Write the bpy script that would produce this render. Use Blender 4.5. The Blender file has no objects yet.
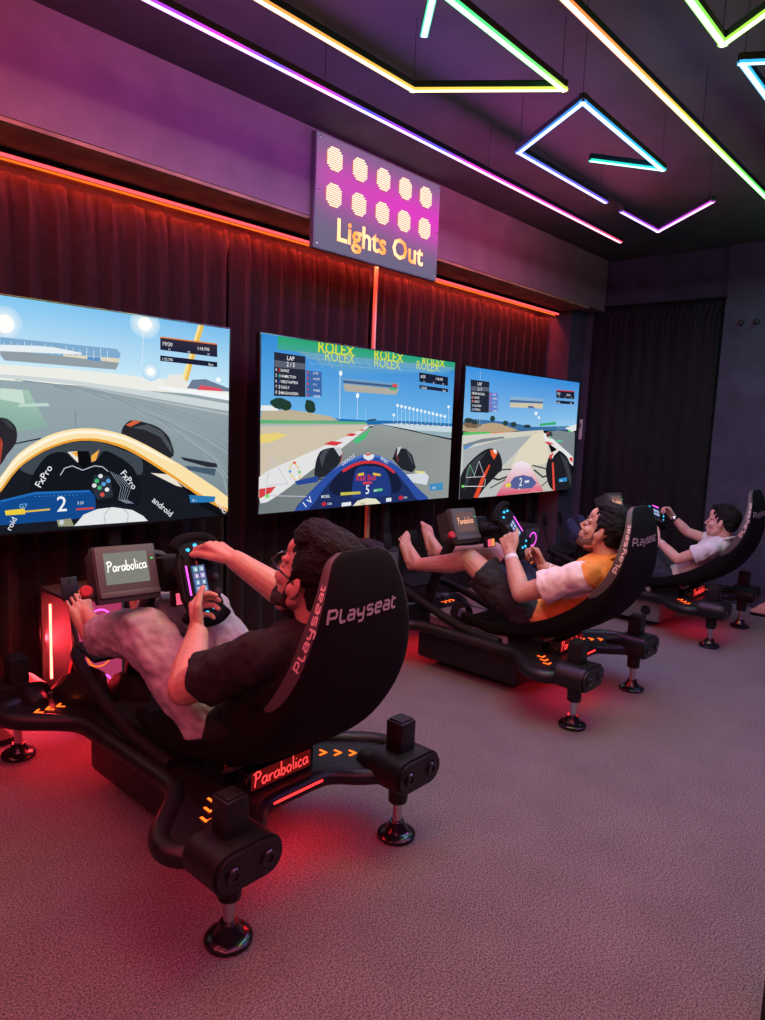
import bpy, bmesh, math, random
from mathutils import Vector, Matrix, noise
from mathutils.geometry import tessellate_polygon
random.seed(7)
V = Vector
COL = bpy.context.scene.collection
K = 1.15            # the place is laid out in units of 1.15 m and scaled to metres at the end

def lin(c):
    out = []
    for v in c[:3]:
        v = v / 255.0
        out.append(v / 12.92 if v <= 0.04045 else ((v + 0.055) / 1.055) ** 2.4)
    return tuple(out)

# ------------------------------------------------------------------ materials
def new_mat(name):
    m = bpy.data.materials.new(name); m.use_nodes = True
    return m, m.node_tree.nodes, m.node_tree.links

def pbr(name, col, rough=0.5, metal=0.0, spec=0.5, var=0.0, scale=20.0, bump=0.0, bscale=60.0, sheen=0.0, coat=0.0, sss=0.0):
    m, N, L = new_mat(name); b = N['Principled BSDF']
    c = tuple(col) + (1,)
    b.inputs['Base Color'].default_value = c
    b.inputs['Roughness'].default_value = rough; b.inputs['Metallic'].default_value = metal
    b.inputs['Specular IOR Level'].default_value = spec
    b.inputs['Sheen Weight'].default_value = sheen; b.inputs['Coat Weight'].default_value = coat
    if sss: b.inputs['Subsurface Weight'].default_value = sss; b.inputs['Subsurface Radius'].default_value = (.02, .008, .005)
    tc = N.new('ShaderNodeTexCoord')
    if var:
        n = N.new('ShaderNodeTexNoise'); n.inputs['Scale'].default_value = scale; n.inputs['Detail'].default_value = 6
        r = N.new('ShaderNodeValToRGB')
        r.color_ramp.elements[0].position = .3; r.color_ramp.elements[1].position = .7
        r.color_ramp.elements[0].color = tuple(max(0, v * (1 - var)) for v in col) + (1,)
        r.color_ramp.elements[1].color = tuple(v * (1 + var) for v in col) + (1,)
        L.new(tc.outputs['Object'], n.inputs['Vector']); L.new(n.outputs['Fac'], r.inputs['Fac']); L.new(r.outputs['Color'], b.inputs['Base Color'])
    if bump:
        n2 = N.new('ShaderNodeTexNoise'); n2.inputs['Scale'].default_value = bscale; n2.inputs['Detail'].default_value = 5
        bp = N.new('ShaderNodeBump'); bp.inputs['Strength'].default_value = bump; bp.inputs['Distance'].default_value = .01
        L.new(tc.outputs['Object'], n2.inputs['Vector']); L.new(n2.outputs['Fac'], bp.inputs['Height']); L.new(bp.outputs['Normal'], b.inputs['Normal'])
    return m

def emit(name, col, st):
    m, N, L = new_mat(name); N.remove(N['Principled BSDF'])
    e = N.new('ShaderNodeEmission'); e.inputs['Color'].default_value = tuple(col) + (1,); e.inputs['Strength'].default_value = st
    L.new(e.outputs[0], N['Material Output'].inputs['Surface'])
    return m

def emit_attr(name, st):
    m, N, L = new_mat(name); N.remove(N['Principled BSDF'])
    a = N.new('ShaderNodeAttribute'); a.attribute_name = 'Col'
    e = N.new('ShaderNodeEmission'); e.inputs['Strength'].default_value = st
    L.new(a.outputs['Color'], e.inputs['Color']); L.new(e.outputs[0], N['Material Output'].inputs['Surface'])
    return m

def carpet():
    m, N, L = new_mat('carpet'); b = N['Principled BSDF']
    b.inputs['Roughness'].default_value = .95; b.inputs['Specular IOR Level'].default_value = .1; b.inputs['Sheen Weight'].default_value = .15
    tc = N.new('ShaderNodeTexCoord')
    n = N.new('ShaderNodeTexNoise'); n.inputs['Scale'].default_value = 185; n.inputs['Detail'].default_value = 3; n.inputs['Roughness'].default_value = .85
    r = N.new('ShaderNodeValToRGB'); r.color_ramp.elements[0].position = .40; r.color_ramp.elements[1].position = .60
    r.color_ramp.elements[0].color = (.060, .048, .053, 1); r.color_ramp.elements[1].color = (.31, .262, .282, 1)
    n2 = N.new('ShaderNodeTexNoise'); n2.inputs['Scale'].default_value = 5; n2.inputs['Detail'].default_value = 4
    mx = N.new('ShaderNodeMix'); mx.data_type = 'RGBA'; mx.blend_type = 'MULTIPLY'; mx.inputs[0].default_value = .35
    L.new(tc.outputs['Object'], n.inputs['Vector']); L.new(tc.outputs['Object'], n2.inputs['Vector'])
    L.new(n.outputs['Fac'], r.inputs['Fac']); L.new(r.outputs['Color'], mx.inputs[6]); L.new(n2.outputs['Fac'], mx.inputs[7])
    L.new(mx.outputs[2], b.inputs['Base Color'])
    bp = N.new('ShaderNodeBump'); bp.inputs['Strength'].default_value = .2; bp.inputs['Distance'].default_value = .002
    L.new(n.outputs['Fac'], bp.inputs['Height']); L.new(bp.outputs['Normal'], b.inputs['Normal'])
    return m

def hair_mat(name, c1, c2):
    m, N, L = new_mat(name); b = N['Principled BSDF']
    b.inputs['Roughness'].default_value = .6; b.inputs['Specular IOR Level'].default_value = .2
    tc = N.new('ShaderNodeTexCoord'); mp = N.new('ShaderNodeMapping'); mp.inputs['Scale'].default_value = (90, 14, 40)
    n = N.new('ShaderNodeTexNoise'); n.inputs['Scale'].default_value = 3; n.inputs['Detail'].default_value = 6; n.inputs['Distortion'].default_value = .6
    r = N.new('ShaderNodeValToRGB'); r.color_ramp.elements[0].position = .35; r.color_ramp.elements[1].position = .7
    r.color_ramp.elements[0].color = c1 + (1,); r.color_ramp.elements[1].color = c2 + (1,)
    bp = N.new('ShaderNodeBump'); bp.inputs['Strength'].default_value = .9; bp.inputs['Distance'].default_value = .012
    L.new(tc.outputs['Object'], mp.inputs['Vector']); L.new(mp.outputs[0], n.inputs['Vector']); L.new(n.outputs['Fac'], r.inputs['Fac'])
    L.new(r.outputs['Color'], b.inputs['Base Color']); L.new(n.outputs['Fac'], bp.inputs['Height']); L.new(bp.outputs['Normal'], b.inputs['Normal'])
    return m

M = {}
M['carpet'] = carpet()
M['wall'] = pbr('dark_wall_paint', (.050, .046, .080), .75, var=.25, scale=6, bump=.5, bscale=14)
M['header'] = pbr('header_paint', (.20, .14, .145), .7, var=.15, scale=5, bump=.35, bscale=12)
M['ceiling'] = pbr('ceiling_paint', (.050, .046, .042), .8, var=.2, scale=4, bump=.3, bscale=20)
M['soffit'] = pbr('soffit_board', (.34, .22, .10), .6, var=.45, scale=7, bump=.2, bscale=30)
M['curtain'] = pbr('curtain_cloth', (.017, .011, .012), .9, spec=.15, var=.2, scale=30, sheen=.05)
M['door_curtain'] = pbr('door_curtain_cloth', (.010, .0085, .011), .7, spec=.2, var=.2, scale=20, sheen=.05)
M['black_metal'] = pbr('black_metal', (.014, .0135, .015), .40, metal=.3, var=.15, scale=40, bump=.05, bscale=300)
M['gloss_black'] = pbr('gloss_black', (.007, .007, .008), .22, coat=.2)
M['matt_black'] = pbr('matt_black', (.007, .007, .008), .7, spec=.3)
M['chrome'] = pbr('chrome', (.6, .6, .62), .22, metal=1)
M['grey_panel'] = pbr('grey_panel', (.19, .19, .21), .45, metal=.4)
M['seat'] = pbr('seat_fabric', (.0045, .0042, .005), .9, spec=.2, var=.2, scale=120, bump=.15, bscale=400)
M['seat_rim'] = pbr('seat_rim_vinyl', (.075, .06, .06), .5, bump=.1, bscale=250)
M['letter_light'] = pbr('letter_silver', (.42, .36, .36), .45)
M['letter_rim'] = pbr('letter_rim', (.75, .55, .48), .45)
M['skin_a'] = pbr('skin', (.62, .33, .25), .5, var=.10, scale=30, sss=.06)
M['skin_b'] = pbr('skin_tan', (.58, .31, .23), .5, var=.10, scale=30, sss=.06)
M['skin_c'] = pbr('skin_light', (.64, .36, .29), .5, var=.08, scale=30, sss=.06)
M['hair_a'] = hair_mat('hair_dark_brown', (.003, .0015, .0015), (.016, .008, .007))
M['hair_b'] = hair_mat('hair_black', (.003, .0025, .003), (.014, .011, .012))
M['beard'] = hair_mat('beard', (.02, .01, .008), (.07, .035, .028))
M['stubble'] = hair_mat('stubble', (.10, .045, .032), (.26, .13, .10))
M['shirt_black'] = pbr('black_cotton', (.013, .011, .012), .9, var=.25, scale=25, bump=.25, bscale=35)
M['jeans'] = pbr('grey_denim', (.42, .39, .43), .9, var=.22, scale=18, bump=.35, bscale=45)
M['orange'] = pbr('orange_cotton', (.78, .26, .045), .85, var=.12, scale=20, bump=.2, bscale=40)
M['pale_pink'] = pbr('pale_cotton', (.80, .66, .62), .85, bump=.2, bscale=40)
M['white_cotton'] = pbr('white_cotton', (.72, .70, .72), .85, bump=.2, bscale=40)
M['white_print'] = pbr('shirt_print', (.30, .36, .36), .8)
M['shorts'] = pbr('black_shorts', (.016, .016, .019), .85, var=.2, scale=25, bump=.2, bscale=40)
M['navy'] = pbr('navy_cloth', (.022, .036, .10), .85, var=.2, scale=25, bump=.2, bscale=40)
M['navy_dark'] = pbr('navy_trousers', (.022, .027, .045), .85, var=.2, scale=25, bump=.25, bscale=40)
M['maroon'] = pbr('maroon_cloth', (.16, .02, .03), .85)
M['white'] = pbr('white_plastic', (.75, .74, .75), .4)
M['eye_white'] = pbr('eye_white', (.7, .66, .64), .25)
M['iris'] = pbr('iris', (.02, .012, .01), .2)
M['lip'] = pbr('lip', (.45, .17, .15), .5)
M['red_knob'] = pbr('red_plastic', (.5, .02, .02), .35)
M['yellow_duct'] = pbr('pale_yellow_plastic', (.72, .60, .36), .5)
M['panel_face'] = pbr('panel_plastic', (.10, .10, .095), .45)
M['panel_side'] = pbr('panel_housing', (.045, .045, .043), .5)
M['paper'] = pbr('paper', (.6, .58, .6), .7)
M['key'] = pbr('key_plastic', (.05, .05, .055), .5)
M['glass_dark'] = pbr('dark_lens', (.05, .06, .06), .1, spec=.8)
M['sock_tip'] = pbr('sock_white', (.7, .68, .72), .85)
M['helmet_green'] = pbr('dark_shoe_leather', (.02, .022, .016), .35, coat=.3)
M['screen_lit_deck'] = pbr('screen_lit_metal', (.34, .30, .36), .5, metal=.3)  # deck metal with the screen's light put into its colour
M['blue_lit_insole'] = pbr('blue_lit_insole', (.10, .10, .24), .6)  # blue light falling on the insole is put into its base colour
M['pcred'] = pbr('pc_interior', (.6, .5, .5), .4)
E_ = {}
E_['screen'] = emit_attr('screen_picture', 1.0)
E_["tube"] = emit_attr("led_diffuser", 3.2)
E_['tube_side'] = emit_attr('led_diffuser_edge', 1.1)
E_['red_strip'] = emit('red_led', (1, .07, .085), 2.3)
E_['amber_strip'] = emit('amber_led', (1, .17, .015), 1.2)
E_['red_glow'] = emit('red_led_glow', (1, .02, .02), 4)
E_['pc_tube'] = emit('pc_led', (1, .09, .06), 12)
E_['arrow'] = emit('arrow_led', (1, .12, .012), 3.0)
E_['sign_script'] = emit('red_script', (1, .05, .05), 1.6)
E_['panel_screen'] = emit('panel_screen', lin((128, 128, 120)), 1.0)
E_['panel_screen_b'] = emit('panel_screen_warm', lin((110, 84, 84)), 1.0)
E_['panel_script'] = emit('panel_script', (1, .97, .92), 1.3)
E_['panel_script_b'] = emit('panel_script_warm', (1, .45, .28), 1.3)
E_['added_mount_glow'] = emit('added_mount_glow', (1, .02, .02), 14)  # glow added to redden the seat underside
E_['magenta_soft'] = emit('magenta_display', (1, .12, .22), 1.0)
E_['amber_soft'] = emit('amber_display', (1, .35, .10), 1.0)
M['mount'] = pbr('mount_metal', (.10, .08, .08), .25, metal=.6)
E_['lamp_back'] = emit('lamp_back', (1, .20, .18), .6)
E_['pc_front'] = emit('pc_front_glow', (.42, .04, .12), 1.0)
E_['lamp_dot'] = emit('lamp_dot', (1, .84, .66), 1.25)
E_['wheel_screen'] = emit_attr('wheel_screen', 1.0)
E_['cyan'] = emit('cyan_led', (.05, .55, 1), 1.5)
E_['magenta'] = emit('magenta_led', (1, .1, .9), 2)
E_['green'] = emit('green_led', (.1, 1, .3), 1.2)
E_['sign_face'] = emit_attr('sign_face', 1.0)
E_['sign_text'] = emit_attr('sign_text', 2.4)

# ------------------------------------------------------------------ mesh helpers
def obj(name, bm, mats, parent=None, smooth=True, norm=True):
    if norm: bmesh.ops.recalc_face_normals(bm, faces=bm.faces[:])
    me = bpy.data.meshes.new(name); bm.to_mesh(me); bm.free()
    if not isinstance(mats, (list, tuple)): mats = [mats]
    for m in mats: me.materials.append(m)
    if smooth:
        me.polygons.foreach_set('use_smooth', [True] * len(me.polygons))
        try: me.set_sharp_from_angle(angle=math.radians(38))
        except Exception: pass
    o = bpy.data.objects.new(name, me); COL.objects.link(o)
    if parent is not None: o.parent = parent
    return o

def tag(o, label=None, cat=None, group=None, kind=None):
    if label: o['label'] = label
    if cat: o['category'] = cat
    if group: o['group'] = group
    if kind: o['kind'] = kind
    return o

def thing(name, label, cat, loc=(0, 0, 0), group=None):
    o = bpy.data.objects.new(name, None); COL.objects.link(o); o.location = loc
    o.empty_display_size = .1
    return tag(o, label, cat, group)

def nb(): return bmesh.new()

def box(bm, c, s, R=None, bev=0.0, mi=0):
    x, y, z = (v / 2 for v in s)
    t = bmesh.new()
    vs = [t.verts.new(V((sx * x, sy * y, sz * z))) for sx in (-1, 1) for sy in (-1, 1) for sz in (-1, 1)]
    for f in ((0, 1, 3, 2), (4, 6, 7, 5), (0, 4, 5, 1), (2, 3, 7, 6), (0, 2, 6, 4), (1, 5, 7, 3)): t.faces.new([vs[i] for i in f])
    if bev: bmesh.ops.bevel(t, geom=t.edges[:], offset=bev, segments=2, affect='EDGES', profile=.6)
    merge(bm, t, Matrix.Translation(V(c)) @ (R.to_4x4() if R else Matrix.Identity(4)), mi)

def merge(bm, t, mat=None, mi=None):
    mp = {}
    for v in t.verts: mp[v] = bm.verts.new(mat @ v.co if mat else v.co)
    for f in t.faces:
        try: g = bm.faces.new([mp[v] for v in f.verts])
        except ValueError: continue
        g.material_index = f.material_index if mi is None else mi
    t.free()

def frame_for(d):
    d = V(d).normalized()
    a = V((0, 0, 1)) if abs(d.z) < .9 else V((1, 0, 0))
    u = d.cross(a).normalized(); w = d.cross(u).normalized()
    return d, u, w

def ring(bm, c, u, w, ru, rw, n): return [bm.verts.new(c + u * (math.cos(2 * math.pi * i / n) * ru) + w * (math.sin(2 * math.pi * i / n) * rw)) for i in range(n)]

def bridge(bm, a, b, mi=0):
    n = len(a)
    for i in range(n): bm.faces.new((a[i], a[(i + 1) % n], b[(i + 1) % n], b[i])).material_index = mi

def cone(bm, a, b, ra, rb, n=18, bev=0.0, mi=0):
    a, b = V(a), V(b); d, u, w = frame_for(b - a); L = (b - a).length
    prof = [(0, ra), (L, rb)] if not bev else [(0, ra - bev), (bev * .3, ra - bev * .3), (bev, ra), (L - bev, rb), (L - bev * .3, rb - bev * .3), (L, rb - bev)]
    rs = [ring(bm, a + d * t, u, w, r, r, n) for t, r in prof]
    for i in range(len(rs) - 1): bridge(bm, rs[i], rs[i + 1], mi)
    bm.faces.new(rs[0][::-1]).material_index = mi; bm.faces.new(rs[-1]).material_index = mi

def lathe(bm, c, prof, n=24, axis=(0, 0, 1), mi=0):
    c = V(c); d, u, w = frame_for(axis)
    rs = [ring(bm, c + d * t, u, w, r, r, n) for t, r in prof]
    for i in range(len(rs) - 1): bridge(bm, rs[i], rs[i + 1], mi)
    bm.faces.new(rs[0][::-1]).material_index = mi; bm.faces.new(rs[-1]).material_index = mi

def capsule(bm, a, b, ra, rb, n=14, mi=0, flat=1.0, side=None):
    a, b = V(a), V(b); dv = b - a
    d, u, w = frame_for(dv if dv.length > 1e-6 else V((0, 0, 1)))
    if side is not None:
        u = (V(side) - d * V(side).dot(d)).normalized(); w = d.cross(u)
    rs = []; k = 4
    for i in range(1, k + 1):
        th = -math.pi / 2 + math.pi / 2 * i / k
        rs.append(ring(bm, a + d * (ra * math.sin(th)), u, w, ra * math.cos(th), ra * math.cos(th) * flat, n))
    for i in range(0, k):
        th = math.pi / 2 * i / k
        rs.append(ring(bm, b + d * (rb * math.sin(th)), u, w, rb * math.cos(th), rb * math.cos(th) * flat, n))
    p0 = bm.verts.new(a - d * ra); p1 = bm.verts.new(b + d * rb)
    for i in range(n):
        bm.faces.new((p0, rs[0][(i + 1) % n], rs[0][i])).material_index = mi
        bm.faces.new((p1, rs[-1][i], rs[-1][(i + 1) % n])).material_index = mi
    for i in range(len(rs) - 1): bridge(bm, rs[i], rs[i + 1], mi)

def ell(bm, c, r, R=None, n=16, m=10, mi=0):
    c = V(c); R = R or Matrix.Identity(3)
    rows = []
    for j in range(1, m):
        th = math.pi * j / m
        rows.append([bm.verts.new(c + R @ V((r[0] * math.sin(th) * math.cos(2 * math.pi * i / n), r[1] * math.sin(th) * math.sin(2 * math.pi * i / n), r[2] * math.cos(th)))) for i in range(n)])
    t = bm.verts.new(c + R @ V((0, 0, r[2]))); b = bm.verts.new(c - R @ V((0, 0, r[2])))
    for i in range(n):
        bm.faces.new((t, rows[0][i], rows[0][(i + 1) % n])).material_index = mi
        bm.faces.new((b, rows[-1][(i + 1) % n], rows[-1][i])).material_index = mi
    for j in range(len(rows) - 1): bridge(bm, rows[j], rows[j + 1], mi)

def crom(pts, k=6):
    P = [V(p) for p in pts]; out = []
    Q = [P[0] * 2 - P[1]] + P + [P[-1] * 2 - P[-2]]
    for i in range(1, len(Q) - 2):
        for j in range(k):
            t = j / k; p0, p1, p2, p3 = Q[i - 1:i + 3]
            out.append(.5 * ((2 * p1) + (p2 - p0) * t + (2 * p0 - 5 * p1 + 4 * p2 - p3) * t * t + (3 * p1 - p0 - 3 * p2 + p3) * t ** 3))
    out.append(P[-1]); return out

def tube(bm, pts, r, n=12, smooth=6, mi=0, sx=1.0):
    P = crom(pts, smooth) if smooth else [V(p) for p in pts]
    rs = []; u = None
    for i, p in enumerate(P):
        d = (P[min(i + 1, len(P) - 1)] - P[max(i - 1, 0)]).normalized()
        if u is None: _, u, _ = frame_for(d)
        u = (u - d * u.dot(d)).normalized(); w = d.cross(u)
        rr = r[0] + (r[1] - r[0]) * i / (len(P) - 1) if isinstance(r, tuple) else r
        rs.append(ring(bm, p, u, w, rr * sx, rr, n))
    for i in range(len(rs) - 1): bridge(bm, rs[i], rs[i + 1], mi)
    bm.faces.new(rs[0][::-1]).material_index = mi; bm.faces.new(rs[-1]).material_index = mi

def prism(bm, poly, z0, z1, mat=None, mi=0, bev=0.0):
    t = bmesh.new()
    lo = [t.verts.new((x, y, z0)) for x, y in poly]; hi = [t.verts.new((x, y, z1)) for x, y in poly]
    n = len(poly)
    for i in range(n): t.faces.new((lo[i], lo[(i + 1) % n], hi[(i + 1) % n], hi[i]))
    for tri in tessellate_polygon([[V((x, y, 0)) for x, y in poly]]):
        t.faces.new([lo[i] for i in tri[::-1]]); t.faces.new([hi[i] for i in tri])
    merge(bm, t, mat, mi)

def stroke(bm, pts, w, fn, mi=0, closed=False, layer=None, th=0.0):
    """flat ribbon of width w through 2-D points, placed by fn(x, y) -> 3-D"""
    P = [V((p[0], p[1])) for p in pts]; n = len(P); L = []
    for i in range(n):
        a = P[max(i - 1, 0)]; b = P[min(i + 1, n - 1)]
        d = (b - a); d = d / max(d.length, 1e-9); nn = V((-d.y, d.x))
        s = 1.0
        if 0 < i < n - 1:
            e = (P[i] - a); e = e / max(e.length, 1e-9); c = abs(V((-e.y, e.x)).dot(nn)); s = 1 / max(c, .6)
        L.append((P[i] + nn * (w / 2 * s), P[i] - nn * (w / 2 * s)))
    vs = [(bm.verts.new(fn(*a)), bm.verts.new(fn(*b))) for a, b in L]
    for i in range(n - 1):
        bm.faces.new((vs[i][0], vs[i][1], vs[i + 1][1], vs[i + 1][0])).material_index = mi

def text_polys(txt, size=1.0, bold=0.0, shear=0.0):
    """triangles of a line of text in the built-in font, baseline at the origin, cap height about size"""
    cu = bpy.data.curves.new('lettering', 'FONT'); cu.body = txt; cu.size = size / .69; cu.offset = bold * size; cu.shear = shear
    cu.resolution_u = 2
    o = bpy.data.objects.new('lettering', cu); COL.objects.link(o)
    dg = bpy.context.evaluated_depsgraph_get(); me = o.evaluated_get(dg).to_mesh()
    vs = [v.co.copy() for v in me.vertices]; fs = [tuple(p.vertices) for p in me.polygons]
    o.evaluated_get(dg).to_mesh_clear()
    bpy.data.objects.remove(o); bpy.data.curves.remove(cu)
    return vs, fs

SCRIPT = {  # handwriting strokes, x-height .5, ascender 1
 'P': ([[(.08, 0), (.14, .5), (.16, .95)], [(-.02, .85), (.2, .98), (.45, .95), (.55, .78), (.42, .58), (.14, .5)]], .62),
 'a': ([[(.4, .4), (.3, .5), (.12, .46), (.03, .25), (.1, .04), (.25, .03), (.38, .22), (.42, .48), (.42, .2), (.5, .02)]], .54),
 'r': ([[(.06, .48), (.1, .02), (.12, .28), (.25, .46), (.4, .44)]], .44),
 'b': ([[(.06, 1.0), (.06, .4), (.08, .04), (.25, .0), (.4, .18), (.36, .42), (.2, .46), (.08, .3)]], .5),
 'o': ([[(.22, .5), (.07, .4), (.04, .18), (.16, .01), (.34, .06), (.4, .3), (.3, .48), (.2, .5)]], .5),
 'l': ([[(.06, 1.0), (.08, .4), (.12, .02)]], .22),
 'i': ([[(.08, .48), (.1, .02)], [(.1, .68), (.12, .74)]], .22),
 'c': ([[(.38, .42), (.24, .5), (.08, .36), (.06, .12), (.2, .0), (.38, .08)]], .44),
}
TECH = {  # square techno letters
 'P': ([[(0, 0), (.12, .62), (.2, .95), (.75, .95), (.82, .8), (.76, .48), (.66, .4), (.1, .4)]], .98),
 'L': ([[(.14, .95), (0, .12), (.06, 0), (.5, 0)]], .66),
 'a': ([[(.14, .68), (.62, .68), (.7, .58), (.58, 0), (.08, 0), (.02, .1), (.06, .3), (.12, .36), (.64, .36)]], .88),
 'Y': ([[(.12, .7), (.04, .3), (.1, .2), (.62, .2)], [(.74, .7), (.56, -.2), (.46, -.28), (.08, -.28)]], .92),
 's': ([[(.7, .68), (.18, .68), (.1, .6), (.08, .42), (.14, .36), (.58, .36), (.62, .28), (.58, .06), (.52, 0), (.0, 0)]], .82),
 'e': ([[(.04, .36), (.66, .36), (.7, .58), (.64, .68), (.2, .68), (.12, .6), (.0, .1), (.06, 0), (.56, 0)]], .84),
 't': ([[(.16, .92), (.0, .1), (.06, 0), (.4, 0)], [(.04, .68), (.5, .68)]], .56),
}
def write(bm, txt, font, h, w, fn, mi=0, gap=0.0):
    x = 0
    for ch in txt:
        st, adv = font[ch]
        for s in st: stroke(bm, [(x + px * h, py * h) for px, py in s], w, fn, mi)
        x += (adv + gap) * h
    return x
def text_width(txt, font, h, gap=0.0): return sum((font[c][1] + gap) * h for c in txt)

def set_col(me, cols):
    at = me.color_attributes.new('Col', 'FLOAT_COLOR', 'POINT')
    flat = []
    for c in cols: flat += [c[0], c[1], c[2], 1.0]
    at.data.foreach_set('color', flat)

def raw(name, verts, faces, mats, cols=None, parent=None, midx=None):
    me = bpy.data.meshes.new(name); me.from_pydata([tuple(v) for v in verts], [], faces)
    for m in (mats if isinstance(mats, list) else [mats]): me.materials.append(m)
    if midx: me.polygons.foreach_set('material_index', midx)
    if cols: set_col(me, cols)
    me.update()
    o = bpy.data.objects.new(name, me); COL.objects.link(o)
    if parent is not None: o.parent = parent
    return o

def voxel(name, bm, vs, mats, parent=None, smooth=4, wrinkle=None, classify=None, squash=None):
    """one continuous skin over overlapping closed volumes"""
    bmesh.ops.recalc_face_normals(bm, faces=bm.faces[:])
    me = bpy.data.meshes.new('volume'); bm.to_mesh(me); bm.free()
    o = bpy.data.objects.new('volume', me); COL.objects.link(o)
    r = o.modifiers.new('r', 'REMESH'); r.mode = 'VOXEL'; r.voxel_size = vs; r.use_smooth_shade = True
    s = o.modifiers.new('s', 'SMOOTH'); s.factor = .5; s.iterations = smooth
    dg = bpy.context.evaluated_depsgraph_get(); dg.update()
    m2 = bpy.data.meshes.new_from_object(o.evaluated_get(dg)); m2.name = name
    bpy.data.objects.remove(o); bpy.data.meshes.remove(me)
    if wrinkle:
        amp, sc, st = wrinkle
        nr = [v.normal.copy() for v in m2.vertices]
        for v, n in zip(m2.vertices, nr):
            p = V((v.co.x * st[0], v.co.y * st[1], v.co.z * st[2])) * sc
            v.co += n * (amp * (noise.noise(p) + .5 * noise.noise(p * 2.3)))
    m2.materials.clear()
    for m in (mats if isinstance(mats, (list, tuple)) else [mats]): m2.materials.append(m)
    if classify:
        m2.polygons.foreach_set('material_index', [classify(p.center) for p in m2.polygons])
    m2.polygons.foreach_set('use_smooth', [True] * len(m2.polygons)); m2.update()
    o = bpy.data.objects.new(name, m2); COL.objects.link(o)
    if parent is not None: o.parent = parent
    return o

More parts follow.
